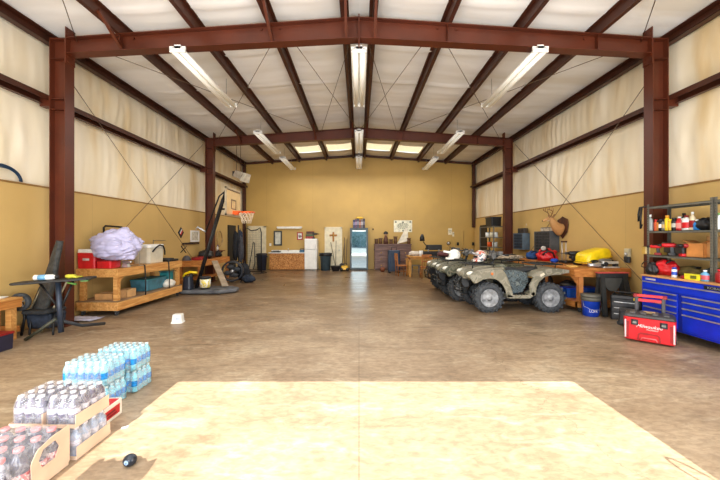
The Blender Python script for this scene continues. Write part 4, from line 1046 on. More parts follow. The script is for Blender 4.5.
for k, (nm, c) in enumerate(cols):
    h = .44+.03*((k*7) % 3)-.02
    carry('carton_pack', '%s coloured upright carton on the drinks cooler, %s' % (nm, ['at the end toward the cream door', 'between the navy and slate ones', 'between the plum and rust ones', 'between the slate and grey ones', 'between the rust and ink ones', 'at the end toward the hutch'][k]), 'carton', (-.255+.102*k, 16.45, cz), [('carton_body', MB().box((0, 0, h/2), (.096, .22, h)), M('carton_'+nm, c, .55)), ('label_band', MB().bb(-.049, .049, -.112, -.110, h*.35, h*.7), M('band_'+nm, [min(255, v+70) for v in c], .5))], 0, 'upright cartons on the drinks cooler')
carry('yellow_cloth', 'small yellow cloth bundle on top of the upright cartons', 'cloth', (.02, 16.45, cz+.47), [('bundle', MB().ell((0, 0, .05), (.18, .09, .06), 16, 8, lambda p: 1+.3*noise.noise(p*3)), M('warm_yellow', (236, 190, 70), .7))])
carry('wall_hook', 'single small black hook on the bare back wall', 'hook', (.74, YW, 2.10), [('hook_body', MB().lathe([(0, -.05), (.035, -.04), (.035, 0)], 10, (0, 0, 0), 'Y'), black)])
# plaque of text
t = thing('wall_sign', 'white rectangular sign with small grey lettering on the back wall', 'sign', (2.32, YW, 2.26))
MB().bb(-.48, .48, -.02, 0, -.31, .31).build('board', M('sign_cream', (232, 228, 204), .5), t)
m = MB()
for k, wd in enumerate((.40, .56, .60, .58, .50, .36)):
    x = -wd/2; rnd = random.Random(k)
    while x < wd/2: l = rnd.uniform(.05, .11); m.bb(x, min(x+l, wd/2), -.023, -.02, .135-.055*k, .165-.055*k); x += l+.022
m.build('lettering', M('grey_ink', (128, 132, 112), .6), t)
for k, (x, z) in enumerate(((-.38, .24), (0, .22), (.38, .24), (0, -.22), (.38, -.20))): MB().prism([(x-.05, z-.05), (x+.05, z-.05), (x, z+.05)], -.024, -.02).build('emblem', M('dark_green_ink', (60, 70, 56), .6), t)

# purple-brown hutch with turrets
t = thing('wooden_hutch', 'old purple-brown wooden hutch with drawers and turret-like posts', 'hutch', (1.72, 16.55, 0))
MB().bb(-.92, .94, -.20, .28, .02, 1.30).build('carcass', purplew, t)
for k, z in enumerate((.10, .42, .74)):
    for j in range(3):
        d_ = MB().bb(-.88+.62*j, -.30+.62*j, -.225, -.20, z, z+.27).build('drawer', purplew, t, bevel=.006)
        MB().ell((-.59+.62*j, -.24, z+.14), (.03, .025, .03), 8, 6).build('knob', M('brass', (200, 160, 80)), d_)
MB().bb(-.95, .97, -.24, .30, 1.28, 1.335).bb(-.95, .97, -.24, .30, 1.02, 1.05).build('top_board', purplew, t)
for x, h in ((-.82, .22), (-.60, .26), (-.06, .20), (.17, .34), (.86, .26)):
    MB().cyl((x, .02, 1.335), .085, h, 8).box((x, .02, 1.335+h+.02), (.20, .2, .05)).build('turret', M('turret_brown', (110, 78, 50), .6), t)
carry('doll_figurine', 'dark haired figurine standing on top of the wooden hutch', 'figurine', (1.38, 16.45, 1.335), [('body', MB().lathe([(.13, 0), (.12, .2), (.08, .36), (.05, .42)], 14), M('figurine_dress', (96, 60, 46), .7)), ('head', MB().ell((0, 0, .50), (.09, .085, .10), 14, 10), M('figurine_skin', (190, 150, 120), .6)), ('hair', MB().ell((0, .02, .54), (.12, .11, .11), 14, 10, None, 0, .62), black)])
o = MB().prism([(-.33, -.16), (.05, .5), (.14, .72), (.24, .46), (.26, -.02), (-.05, -.10)], -.03, .02, inset=.0).build('white_pennant', M('white_pennant', (236, 228, 208), .7), loc=(2.30, 16.66, 1.50)); tag(o, 'white pointed cloth pennant propped behind the wooden hutch', 'pennant')
o = None
t = thing('suitcase', 'upright slate blue suitcase standing in front of the wooden hutch', 'suitcase', (1.64, 15.0, 0), .12)
MB().box((0, 0, .58), (.58, .30, .98), ch=.06, top=(.97, 1)).build('case_body', M('slate_blue_case', (54, 70, 92), .5, 0, .15, 5), t, bevel=.02)
for x in (-.2, .2): MB().bb(x-.012, x+.012, -.158, -.148, .14, 1.02).build('rib', M('slate_dark', (44, 60, 86), .5), t)
MB().tube([(-.12, 0, 1.05), (-.12, 0, 1.22), (.12, 0, 1.22), (.12, 0, 1.05)], .016, 6).build('handle', black, t)
for x in (-.22, .22): MB().cyl((x, -.1, .045), .045, .03, 10, 'Y').cyl((x, .08, .045), .045, .03, 10, 'Y').bb(x-.02, x+.02, -.1, .1, .05, .1).build('wheel', black, t)
t = thing('basketball', 'brown basketball on the floor beside the blue suitcase', 'ball', (1.14, 15.5, 0))
MB().ell((0, 0, .12), (.12, .12, .12), 20, 14).build('ball_body', M('ball_brown', (134, 74, 44), .6), t)
m = MB()
for ax in range(3): m.tube([((.121*math.cos(a), .121*math.sin(a), .12), (0, .121*math.cos(a), .12+.121*math.sin(a)), (.121*math.cos(a), 0, .12+.121*math.sin(a)))[ax] for a in [i*2*PI/20 for i in range(20)]], .003, 4, closed=True)
m.build('seam', black, t)
# wooden table with chairs
t = thing('wooden_table', 'honey coloured wooden table with clutter beyond the quad bikes', 'table', (3.08, 13.92, 0))
th = M('honey_wood', (200, 146, 70), .45, 0, .2, 4)
MB().bb(-.98, 1.05, -.45, .45, .83, .87).build('table_top', th, t, bevel=.005); MB().bb(-.9, .97, -.40, .40, .74, .83).build('apron', th, t)
for x in (-.92, .97):
    for y in (-.38, .38): MB().box((x, y, .37), (.10, .10, .74), top=(1.2, 1.2)).build('leg', th, t)
def chair(label, loc, rz):
    t = thing('wooden_chair', label, 'chair', loc, rz, 'wooden chairs round the honey table')
    cw = M('chair_wood', (168, 104, 48), .5, 0, .2, 4)
    MB().box((0, 0, .45), (.42, .42, .04), ch=.03).build('seat', cw, t, bevel=.006)
    for x in (-.18, .18):
        MB().tube([(x, .18, 0), (x, .2, .45), (x, .24, .98)], .021, 7).build('leg', cw, t)
        MB().tube([(x, -.18, 0), (x, -.18, .44)], .021, 7).build('leg', cw, t)
        MB().tube([(x, -.18, .2), (x, .18, .2)], .012, 6).build('stretcher', cw, t)
    MB().box((0, .238, .92), (.42, .03, .12)).box((0, .22, .70), (.38, .025, .06)).build('backrest', cw, t, bevel=.006)
    for x in (-.08, 0, .08): MB().tube([(x, .215, .47), (x, .235, .9)], .009, 6).build('spindle', cw, t)
    return t
chair('wooden chair at the suitcase end of the honey table, turned sideways', (1.84, 13.95, 0), -1.4+PI)
chair('wooden chair with its back to the camera at the near edge of the honey table', (2.74, 13.20, 0), PI)
chair('wooden chair closest to the quad bikes at the honey table', (3.34, 13.24, 0), PI+.2)
t = thing('stool', 'grey step stool under the honey table', 'stool', (2.46, 13.96, 0))
MB().bb(-.2, .2, -.15, .15, .44, .47).build('seat', grey, t)
for x in (-.17, .17):
    for y in (-.12, .12): MB().tube([(x*1.1, y*1.1, 0), (x*.9, y*.9, .45)], .02, 6).build('leg', M('grey_blue_metal', (110, 124, 132), .4), t)
o = MB().ell((0, 0, .09), (.26, .2, .12), 20, 12, lambda p: 1+.3*noise.noise(p*2.6)); o.v = [(x, y, max(z, 0)) for x, y, z in o.v]
o = o.build('linen_pile', M('linen', (206, 196, 182), .8), loc=(2.42, 13.86, .87)); tag(o, 'crumpled pale linen pile on the honey table', 'linen')
carry('paper_roll', 'white paper roll standing on the honey table', 'paper roll', (2.64, 13.62, .87), [('roll', MB().lathe([(.03, 0), (.085, 0), (.085, .24), (.03, .24)], 16), white), ('core', MB().lathe([(.03, .001), (.03, .239)], 12), card)])
t = thing('black_tool_case', 'black tool case with a tan band on the honey table', 'case', (3.14, 13.78, .87))
MB().box((0, 0, .11), (.80, .38, .22), ch=.03).build('lower_shell', black, t, bevel=.01); MB().bb(-.38, .38, -.193, .19, .22, .265).build('band', M('tan_band', (176, 140, 62), .5), t)
MB().box((.08, 0, .375), (.64, .36, .22), ch=.03).build('upper_shell', M('black_shell', (34, 34, 34), .5), t, bevel=.01)
for x in (-.2, .25): MB().bb(x-.03, x+.03, -.20, -.19, .2, .3).build('latch', grey, t)
t = thing('black_desk_lamp', 'bent black desk lamp behind the tool case', 'lamp', (2.82, 14.18, .87))
MB().cyl((0, 0, 0), .1, .03, 16).build('base', black, t); MB().tube([(0, 0, .03), (.18, 0, .40), (.02, 0, .62)], .022, 6).build('arm', black, t)
MB().lathe([(.04, 0), (.10, -.14), (.11, -.30)], 14, (-.02, 0, .94)).build('shade', black, t)
for k, (x, z, w_, h_, lb) in enumerate(((4.86, 1.98, .20, .34, 'white paper notice pinned on the back wall above the table'), (5.12, 1.84, .28, .24, 'pale square paper notice pinned lower on the back wall'))):
    carry('paper_notice', lb, 'notice', (x-.05, YW, z), [('sheet', MB().bb(-w_/2, w_/2, -.006, 0, -h_/2, h_/2), M('notice_paper', (226, 216, 186), .7)), ('lettering', MB().bb(-w_*.35, w_*.35, -.008, -.006, .02, .05).bb(-w_*.35, w_*.25, -.008, -.006, -.05, -.03), M('grey_ink', (128, 132, 112)))])
carry('round_gauge', 'small round gauge with white dial on the back wall', 'gauge', (4.72, YW, 1.36), [('case', MB().lathe([(0, -.04), (.10, -.035), (.10, 0)], 16, (0, 0, 0), 'Y'), M('dull_brown', (140, 110, 70), .5)), ('dial', MB().lathe([(0, -.043), (.07, -.042)], 14, (0, 0, 0), 'Y'), white)])

# ================================================================== QUAD BIKES
khaki = patches('khaki_camouflage', [(138, 131, 112), (126, 121, 102), (148, 142, 124), (112, 108, 90)], 3.2, .55)
olive = patches('olive_camouflage', [(104, 104, 84), (84, 86, 68), (122, 118, 98), (70, 72, 56)], 4, .5)
bcam = patches('blue_grey_camouflage', [(66, 78, 84), (92, 104, 106), (52, 60, 62), (116, 122, 116)], 9, .55)
rimm = M('dusty_rim', (150, 152, 154), .5, .15, .35, 9)
lampm = M('headlamp_lens', (240, 238, 226), .15)
def wheel(t, x, y, out, r=.325, w_=.23, steer=0):
    hub = bpy.data.objects.new('wheel', None)
    m = MB(); h = w_/2
    m.lathe([(r*.56, -h*.82), (r*.74, -h), (r*.92, -h*.92), (r*.985, -h*.6), (r, 0), (r*.985, h*.6), (r*.92, h*.92), (r*.74, h), (r*.56, h*.82)], 36, (0, 0, 0), 'Y', ring=True)
    for i in range(18):
        for row, (yy, da, ry) in enumerate(((-h*.62, 0, .25), (0, .5, 0), (h*.62, 0, -.25))):
            a = 2*PI*(i+da)/18
            mm = Matrix.Rotation(-a, 4, 'Y') @ Matrix.Translation((r*.995, yy, 0)) @ Matrix.Rotation(ry, 4, 'X')
            sub = MB().box((0, 0, 0), (.036, h*.52, .05)); m._add(sub.v, sub.f, False, mm)
    o = m.build('wheel', rubber, t); o.location = (x, y, r); o.rotation_euler = (0, 0, steer)
    s = out
    MB().lathe([(r*.60, s*h*.80), (r*.62, s*h*.9), (r*.56, s*h*.86), (r*.50, s*h*.42), (r*.22, s*h*.50), (r*.20, s*h*.82), (r*.10, s*h*.9), (0, s*h*.9)], 28, (0, 0, 0), 'Y').build('rim', rimm, o)
    q = MB()
    for i in range(6):
        a = i*PI/3+.2; q.lathe([(0, s*h*.58), (.014, s*h*.56), (.014, s*h*.46)], 8, (.105*math.cos(a), 0, .105*math.sin(a)), 'Y')
    q.build('wheel_nut', greym, o)
    return o
def quad(label, loc, rz, cam1, steer=0.0, hood=None):
    t = thing('quad_bike', label, 'quad bike', loc, rz, 'muddy quad bikes parked abreast')
    wb = .685
    for x in (wb, -wb):
        for s in (-1, 1): wheel(t, x, s*.42, s, steer=steer if x > 0 else 0)
    # frame, engine, arms
    m = MB(); m.box((.02, 0, .42), (.62, .26, .32), top=(.8, .8)).box((.05, 0, .26), (1.0, .30, .04)).box((.62, 0, .42), (.22, .24, .22)).box((-.66, 0, .38), (.3, .22, .2))
    for x in (wb, -wb):
        for s in (-1, 1): m.tube([(x+.08, s*.10, .30), (x, s*.33, .31)], .022, 6).tube([(x-.08, s*.10, .30), (x, s*.33, .31)], .022, 6).tube([(x-.03, s*.30, .34), (x-.02, s*.18, .74)], .036, 8)
        m.tube([(x, -.32, .325), (x, .32, .325)], .03, 8)
    for s in (-1, 1): m.tube([(.3, s*.1, .36), (-.1, s*.16, .34), (-.5, s*.20, .46), (-.95, s*.2, .52)], .035 if s > 0 else .02, 8)
    m.build('frame', M('muddy_black_metal', (58, 56, 52), .6, .2, .3, 8), t)
    # front fenders: side skirts with wheel arch plus top deck
    fs = [(1.12, .78), (1.05, .86), (.92, .92), (.62, .965), (.40, .975), (.30, .86), (.22, .66), (.15, .42), (.14, .33), (.28, .33), (.31, .48), (.38, .62), (.50, .725), (.66, .76), (.82, .73), (.94, .66), (1.02, .64)]
    for s in (-1, 1):
        f = MB().prism(fs, s*.45, s*.50).build('front_fender', cam1, t, bevel=.012)
        MB().lathe([(0, .012), (.028, .008), (.03, 0)], 12, (.62, s*.50, .865), 'Y' ).build('reflector', M('amber_lens', (236, 130, 60), .3), f)
    MB().strip([(1.13, .77), (1.05, .865), (.92, .925), (.62, .97), (.36, .98)], -.50, .50, .022).build('front_deck', cam1, t)
    MB().prism([(1.18, .72), (1.17, .82), (1.06, .92), (.80, 1.0), (.46, 1.04), (.34, .96), (.5, .8), (1.0, .7)], -.20, .20).build('hood', hood or cam1, t, bevel=.035, seg=2)
    MB().prism([(1.14, .50), (1.20, .60), (1.19, .76), (1.04, .76), (1.0, .52)], -.17, .17).build('front_grille', black, t, bevel=.015)
    for s in (-1, 1):
        MB().ell((1.04, s*.36, .85), (.11, .11, .06), 16, 10).build('headlight', lampm, t)
        MB().prism([(1.06, .70), (1.08, .79), (.97, .90), (.86, .76)], s*.17, s*.43).build('lamp_housing', cam1, t, bevel=.02)
    m = MB()
    m.tube([(1.05, -.2, .36), (1.24, -.2, .40), (1.27, -.22, .62), (1.27, .22, .62), (1.24, .2, .40), (1.05, .2, .36)], .019, 7).tube([(1.255, -.21, .5), (1.255, .21, .5)], .016, 6).tube([(1.26, -.12, .62), (1.2, -.12, .78)], .016, 6).tube([(1.26, .12, .62), (1.2, .12, .78)], .016, 6)
    m.build('bumper', M('black_tube', (40, 42, 42), .45, .2), t)
    def rack(x0, x1, z, yw):
        m = MB()
        m.tube([(x0, -yw, z), (x1, -yw*.85, z), (x1, yw*.85, z), (x0, yw, z)], .013, 6, closed=True)
        for k in range(1, 4): x = x0+(x1-x0)*k/4; m.tube([(x, -yw*.97, z), (x, yw*.97, z)], .009, 6)
        for k in (-.5, 0, .5): m.tube([(x0, yw*k, z), (x1, yw*k*.9, z)], .009, 6)
        for x in (x0*.94, x1*.9):
            for s in (-1, 1): m.tube([(x, s*yw*.7, z), (x, s*yw*.6, z-.09)], .011, 6)
        return m
    rack(.52, 1.08, 1.055, .40).build('front_rack', M('black_tube', (40, 42, 42)), t)
    rack(-.50, -1.04, 1.06, .42).build('rear_rack', M('black_tube', (40, 42, 42)), t)
    # tank, seat, side panels
    MB().prism([(.46, .93), (.40, 1.04), (.18, 1.06), (.10, .98), (.12, .82), (.34, .80)], -.16, .16).build('fuel_tank', olive, t, bevel=.03, seg=2)
    MB().prism([(.20, 1.00), (.06, 1.0), (-.2, .945), (-.46, .985), (-.60, .99), (-.60, .90), (-.2, .85), (.16, .88)], -.17, .17).build('seat', M('worn_black_seat', (46, 46, 46), .6, 0, .2, 9), t, bevel=.035, seg=2)
    for s in (-1, 1): MB().prism([(.36, .90), (.10, .94), (-.26, .88), (-.30, .66), (-.16, .42), (.16, .38), (.26, .64)], s*.27, s*.31).build('side_panel', bcam, t, bevel=.012)
    for s in (-1, 1):
        q = MB().prism([(.29, .33), (.29, .42), (.20, .39), (-.20, .39), (-.32, .48), (-.36, .40), (-.24, .31), (.2, .31)], s*.26, s*.50).build('footwell', cam1, t, bevel=.012)
        m = MB()
        for k in range(6): m.bb(.14-.065*k, .165-.065*k, min(s*.30, s*.48), max(s*.30, s*.48), .388, .405)
        m.build('foot_peg', black, q)
    # rear fenders
    rs = [(-.24, .40), (-.23, .60), (-.32, .78), (-.44, .90), (-.62, .955), (-.90, .965), (-1.10, .935), (-1.13, .885), (-1.02, .87), (-.90, .84), (-.72, .83), (-.56, .79), (-.44, .68), (-.38, .54), (-.37, .38), (-.30, .36)]
    for s in (-1, 1): 
        f = MB().prism(rs, s*.43, s*.50).build('rear_fender', cam1, t, bevel=.014)
        MB().box((-.50, s*.505, .845), (.10, .012, .05), ry=.5).build('reflector', M('pale_sticker', (226, 214, 190), .4), f)
        MB().ell((-1.09, s*.40, .90), (.05, .05, .035), 10, 6).build('tail_light', M('red_lens', (170, 40, 36), .25), t)
    MB().strip([(-.30, .80), (-.44, .915), (-.62, .968), (-.90, .978), (-1.11, .95)], -.50, .50, -.022).build('rear_deck', cam1, t)
    # handlebars
    m = MB(); m.tube([(.46, 0, .95), (.36, 0, 1.18)], .03, 8).tube([(.22, .40, 1.27), (.32, .26, 1.28), (.37, .1, 1.22), (.37, -.1, 1.22), (.32, -.26, 1.28), (.22, -.40, 1.27)], .014, 7)
    hb = m.build('handlebar', M('black_tube', (40, 42, 42)), t)
    for s in (-1, 1):
        MB().tube([(.32-.035, s*.30, 1.28), (.215, s*.42, 1.27)], .021, 8).build('grip', black, hb)
        MB().tube([(.33, s*.24, 1.30), (.37, s*.30, 1.29), (.30, s*.40, 1.265)], .008, 5).build('brake_lever', greym, hb)
        MB().box((.33, s*.22, 1.31), (.10, .12, .09)).build('switch_box', M('dusty_grey_plastic', (96, 96, 94), .6, 0, .3), hb)
        MB().tube([(.34, s*.2, 1.28), (.46, s*.16, 1.38), (.52, s*.06, 1.10)], .008, 5).build('cable', black, hb)
    MB().box((.40, 0, 1.24), (.14, .24, .10), ry=.5).build('gauge_pod', M('dusty_grey_plastic', (96, 96, 94)), hb)
    return t
QX = 3.60
q1 = quad('khaki camouflage quad bike standing side-on, closest to the red toolbox', (QX, 7.66, 0), PI, khaki, 0.0)
q2 = quad('olive quad bike in the middle of the three, white helmet on its rack', (QX-.22, 8.92, 0), PI, olive, 0.06)
q3 = quad('dark olive quad bike farthest from the door, beside the honey table', (QX-.20, 10.2, 0), PI+.02, olive, 0.06)
def helmet(label, loc, rz, shell, visor):
    t = thing('riding_helmet', label, 'helmet', loc, rz)
    def sh(p): return 1.0+(.10 if p.x > .3 and p.z < 0 else 0)
    MB().ell((0, 0, .15), (.155, .13, .15), 22, 14, sh, 0, .72).build('shell', shell, t)
    MB().tube([(.02, -.125, .07), (.15, -.09, .05), (.20, 0, .055), (.15, .09, .05), (.02, .125, .07)], .034, 8).build('chin_bar', shell, t)
    MB().ell((.075, 0, .135), (.098, .11, .058), 16, 10).build('eye_port', black, t)
    MB().grid(8, 8, lambda u, v: (.08+.20*u, (v-.5)*.24*(1-.25*u), .235+.035*u-.05*(2*v-1)**2)).build('visor', visor, t, solid=.008)
    return t
helmet('white riding helmet resting on the middle quad bike', (2.54, 8.52, 1.065), PI*.9, M('helmet_white', (240, 238, 232), .25), M('helmet_white', (240, 238, 232)))
helmet('white helmet with red and orange graphics on the side-on quad bike', (2.98, 7.86, 1.065), PI*1.1, patches('helmet_graphics', [(226, 222, 216), (196, 84, 60), (236, 234, 228), (120, 124, 130)], 7, .3), M('helmet_visor_grey', (176, 176, 176), .4))
def soft(name, label, cat, loc, r, mat, seed=0, k=.28, rz=0, strap=True):
    t = thing(name, label, cat, loc, rz)
    m = MB().ell((0, 0, r[2]*.75), r, 32, 18, lambda p: 1+k*noise.noise(p*2.3+Vector((seed, 1, 0)))); m.v = [(x, y, max(z, 0)) for x, y, z in m.v]
    m.build('body', mat, t)
    if strap: MB().tube([(-r[0]*.6, -r[1]*.3, r[2]*1.25), (-r[0]*.2, -r[1]*.55, r[2]*1.75), (r[0]*.3, -r[1]*.5, r[2]*1.7), (r[0]*.7, -r[1]*.2, r[2]*1.2)], .014, 6).build('strap', black, t)
    return t
tan_cam = patches('tan_camouflage', [(140, 124, 104), (170, 152, 128), (110, 98, 84), (186, 172, 150)], 5, .85)
soft('camo_gear_bag', 'tan camouflage gear bag lying across the middle quad bike', 'bag', (4.12, 8.85, 1.075), (.40, .22, .08), tan_cam, 4)
soft('camo_gear_bag', 'tan camouflage gear bag lying on the far quad bike', 'bag', (4.05, 10.05, 1.075), (.36, .22, .11), tan_cam, 9)
soft('dark_gear_bag', 'dark red and black gear bag on the far quad bike rack', 'bag', (2.7, 10.2, 1.068), (.2, .24, .10), M('dark_maroon', (90, 44, 44), .8, 0, .3), 12)

# ================================================================== RIGHT-HAND WALL: bins, deer, benches
def organizer(label, y0, y1, xf, z0, z1, nx, nz, mat, mdr):
    t = thing('parts_organizer', label, 'organizer', (6.085, (y0+y1)/2, 0))
    d = 6.085-xf; L = y1-y0; h = z1-z0
    MB().bb(-d+.03, 0, -L/2, L/2, z0, z1).build('cabinet', mat, t)
    m = MB(); m.bb(-d, -d+.03, -L/2, -L/2+.03, z0, z1).bb(-d, -d+.03, L/2-.03, L/2, z0, z1).bb(-d, -d+.03, -L/2+.03, L/2-.03, z0, z0+.025).bb(-d, -d+.03, -L/2+.03, L/2-.03, z1-.025, z1)
    m.build('face_frame', mat, t)
    cw = (L-.08)/nx; ch_ = (h-.07)/nz
    for i in range(nx):
        for k in range(nz):
            y = -L/2+.04+cw*(i+.5); z = z0+.035+ch_*(k+.5)
            MB().box((-d+.018, y, z), (.03, cw*.86, ch_*.80)).box((-d-.006, y, z-.01), (.02, cw*.3, .02)).build('bin_drawer', mdr, t)
    return t
organizer('blue-grey parts organizer with five drawer rows beside the second column', 11.40, 12.10, 5.83, 1.24, 1.83, 4, 5, M('organizer_blue', (92, 112, 130), .5, .1), M('organizer_drawer', (52, 62, 72), .3))
organizer('larger dark grey parts organizer below the deer head', 9.72, 10.60, 5.80, 1.235, 1.87, 5, 6, M('organizer_grey', (86, 90, 94), .5, .1), M('organizer_dark', (50, 54, 60), .35))
t = thing('radio', 'small black radio on top of the blue-grey parts organizer', 'radio', (5.96, 11.65, 1.83))
MB().box((0, 0, .09), (.16, .46, .18), ch=.02).build('case', M('dark_brown_case', (58, 50, 44), .5), t, bevel=.008); MB().cyl((-.085, -.12, .09), .055, .012, 12, 'X').cyl((-.085, .12, .09), .055, .012, 12, 'X').build('speaker', black, t)
MB().tube([(0, -.2, .18), (0, -.26, .34)], .005, 5).build('aerial', silver, t)
for k in range(4):
    t = thing('glass_jar', 'small pale jar on the dark grey organizer, %s' % ['nearest the deer shield', 'second from the deer shield', 'third from the deer shield', 'farthest from the deer shield'][k], 'jar', (5.94, 9.86+.17*k, 1.87), 0, 'jars on the dark grey organizer')
    MB().lathe([(.05, 0), (.055, .01), (.055, .09), (.045, .10)], 12).build('jar_body', M('pale_jar', (196, 178, 156), .3), t); MB().cyl((0, 0, .10), .05, .025, 12).build('lid', grey, t)

# deer head: one continuous neck-and-head surface
t = thing('deer_mount', 'mounted deer head with antlers on a dark wooden shield', 'deer head', (6.09, 9.55, 1.97), 0)
MB().prism([(-.34, .10), (-.30, .30), (-.12, .36), (0, .42), (.12, .36), (.30, .30), (.34, .10), (.26, -.18), (0, -.42), (-.26, -.18)], -.035, 0, 'YZ').build('shield', wood('dark_shield', (96, 56, 34), (60, 32, 22), (1, 4, 1)), t, bevel=.015)
path = [(-.03, 0, -.10, .19, .26), (-.10, 0, -.08, .185, .25), (-.20, 0, -.02, .155, .21), (-.30, 0, .08, .12, .165), (-.37, 0, .19, .10, .13), (-.42, 0, .28, .095, .115), (-.47, 0, .335, .092, .10), (-.53, 0, .335, .083, .085), (-.60, 0, .315, .062, .062), (-.67, 0, .285, .046, .048), (-.72, 0, .26, .044, .042), (-.75, 0, .245, .036, .032), (-.765, 0, .24, .012, .012)]
rings = []
for i, p in enumerate(path):
    a = path[max(i-1, 0)]; b = path[min(i+1, len(path)-1)]
    d = Vector((b[0]-a[0], 0, b[2]-a[2])).normalized(); up = Vector((d.z, 0, -d.x)); up = -up if up.z < 0 and i > 5 else up
    up = Vector((-d.z, 0, d.x)); 
    rings.append([(p[0]+up.x*p[4]*math.sin(q), p[3]*math.cos(q), p[2]+up.z*p[4]*math.sin(q)) for q in [j*2*PI/18 for j in range(18)]])
def deer_fur():
    m, nt, b = _mat('deer_fur')
    tc = nd(nt, 'ShaderNodeTexCoord'); sp = nd(nt, 'ShaderNodeSeparateXYZ'); nt.links.new(tc.outputs['Object'], sp.inputs[0])
    n = nd(nt, 'ShaderNodeTexNoise'); n.inputs['Scale'].default_value = 22; nt.links.new(tc.outputs['Object'], n.inputs['Vector'])
    ma = nd(nt, 'ShaderNodeMath', operation='MULTIPLY_ADD'); nt.links.new(n.outputs['Fac'], ma.inputs[0]); ma.inputs[1].default_value = .3; nt.links.new(sp.outputs['Z'], ma.inputs[2])
    r = ramp(nt, [(.0, (172, 124, 74)), (.25, (186, 138, 86)), (.42, (196, 152, 102)), (.6, (146, 106, 70))]); nt.links.new(ma.outputs[0], r.inputs['Fac']); nt.links.new(r.outputs['Color'], b.inputs['Base Color']); b.inputs['Roughness'].default_value = .85
    return m
fur = deer_fur()
body = MB().loft(rings).build('head_and_neck', fur, t, subsurf=1)
MB().ell((-.765, 0, .245), (.022, .03, .02), 10, 8).build('nose', black, t)
MB().ell((-.55, 0, .265), (.09, .04, .03), 10, 8).build('throat_patch', M('cream_fur', (232, 212, 180), .9), t)
for s in (-1, 1):
    MB().ell((-.555, s*.077, .36), (.016, .012, .016), 10, 8).build('eye', M('glass_eye', (20, 14, 10), .1), t)
    e_ = MB().loft([[(c[0]+.0, s*(c[1]+c[3]*math.cos(q)*.3), c[2]+c[3]*math.sin(q)) for q in [j*PI/4 for j in range(8)]] for c in ((-.46, .08, .39, .022), (-.445, .13, .42, .045), (-.435, .19, .45, .04), (-.43, .235, .475, .006))]).build('ear', fur, t)
    m = MB()
    main = [(-.49, s*.045, .41), (-.47, s*.10, .50), (-.48, s*.17, .57), (-.54, s*.20, .62), (-.62, s*.18, .65), (-.68, s*.13, .68)]
    m.tube(main, [.020, .018, .016, .014, .011, .005], 7)
    for a, b in ((1, (-.54, s*.09, .58)), (2, (-.46, s*.18, .72)), (3, (-.53, s*.21, .77)), (4, (-.61, s*.19, .77))): m.tube([main[a], b], [.013, .004], 6)
    m.build('antler', M('antler_bone', (136, 96, 60), .6, 0, .25, 14), t)
t.scale = (.8, .8, .8)

# long bench along this wall
t = thing('oak_workbench', 'thick topped wooden workbench with a lower shelf beside the wall', 'workbench', (0, 0, 0))
RX0, RX1, RY0, RY1, RH = 4.78, 6.04, 7.10, 10.9, .99
# the near end sticks out past the rest of the bench
MB().bb(RX0, RX1, RY0, 7.95, RH-.045, RH).bb(5.25, RX1, 7.95, RY1, RH-.045, RH).build('bench_top', oakb, t, bevel=.004)
MB().bb(RX0, RX1, RY0, RY0+.045, RH-.19, RH-.045).bb(RX0, RX0+.045, RY0+.045, 7.95, RH-.19, RH-.045).bb(5.25, 5.295, 7.95, RY1, RH-.19, RH-.045).bb(5.25, RX1, RY1-.05, RY1, RH-.19, RH-.045).build('top_frame', oakb, t)
for x, y in ((RX0+.20, RY0+.12), (RX1-.10, RY0+.12), (5.34, RY1-.12), (RX1-.10, RY1-.12), (5.36, 9.2)):
    l = MB().box((x, y, .46), (.095, .095, .68)).build('leg', M('leg_pine', (196, 128, 70), .55, 0, .15, 4), t)
    if y < 8 and x < 5.2: MB().prism([(x-.047, .80), (x-.20, .80), (x-.047, .60)], y-.02, y+.02).build('bracket', oakb, l)
    c = MB().bb(x-.03, x+.03, y-.03, y+.03, .08, .12).build('caster', greym, t); MB().cyl((x-.018, y, .05), .05, .036, 14, 'X').build('wheel', rubber, c)
MB().bb(4.84, RX1, RY0+.04, 7.95, .23, .25).bb(5.28, RX1, 7.95, RY1, .23, .25).build('lower_shelf', oakb, t)
MB().bb(4.82, RX1, RY0+.03, RY0+.075, .12, .24).bb(4.82, 4.865, RY0+.03, 7.95, .12, .24).build('shelf_frame', oakb, t)
# on the bench
t = thing('yellow_plastic_cover', 'rounded yellow plastic sled lying upside down on the wooden workbench', 'plastic sled', (5.70, 7.80, RH), .05)
t.scale = (.9, .9, 1.15)
def yc(u, v):
    a = 2*PI*u; c_, s_ = math.cos(a), math.sin(a); n = 4.5; k = (abs(c_)**n+abs(s_)**n)**(-1/n)
    prof = [(1.0, .0), (1.0, .07), (.96, .13), (.86, .17), (.6, .185), (.0, .19)]
    q = v*5; i_ = min(int(q), 4); f_ = q-i_
    kr = prof[i_][0]*(1-f_)+prof[i_+1][0]*f_; kz = prof[i_][1]*(1-f_)+prof[i_+1][1]*f_
    x, y, z = .37*k*c_*kr, .27*k*s_*kr, kz
    return (x, y, z+.10+.20*(x+.30)-.28*max(0, x-.16)**1.3)
MB().grid(40, 15, yc).build('shell', yellow, t)
MB().tube([(.385*math.cos(a)*(abs(math.cos(a))**4.5+abs(math.sin(a))**4.5)**(-1/4.5), .285*math.sin(a)*(abs(math.cos(a))**4.5+abs(math.sin(a))**4.5)**(-1/4.5), .10+.20*(.385*math.cos(a)*(abs(math.cos(a))**4.5+abs(math.sin(a))**4.5)**(-1/4.5)+.30)-.02) for a in [i*2*PI/40 for i in range(40)]], .014, 6, closed=True).build('rim', M('deep_yellow', (214, 172, 20), .4), t)
t = drill('impact_drill', 'grey cordless drill lying on its side in front of the yellow cover', (5.62, 7.62, RH+.10), .25, M('drill_grey', (112, 108, 100), .45), 1.45)
t.rotation_euler = (math.radians(80), 0, .2)
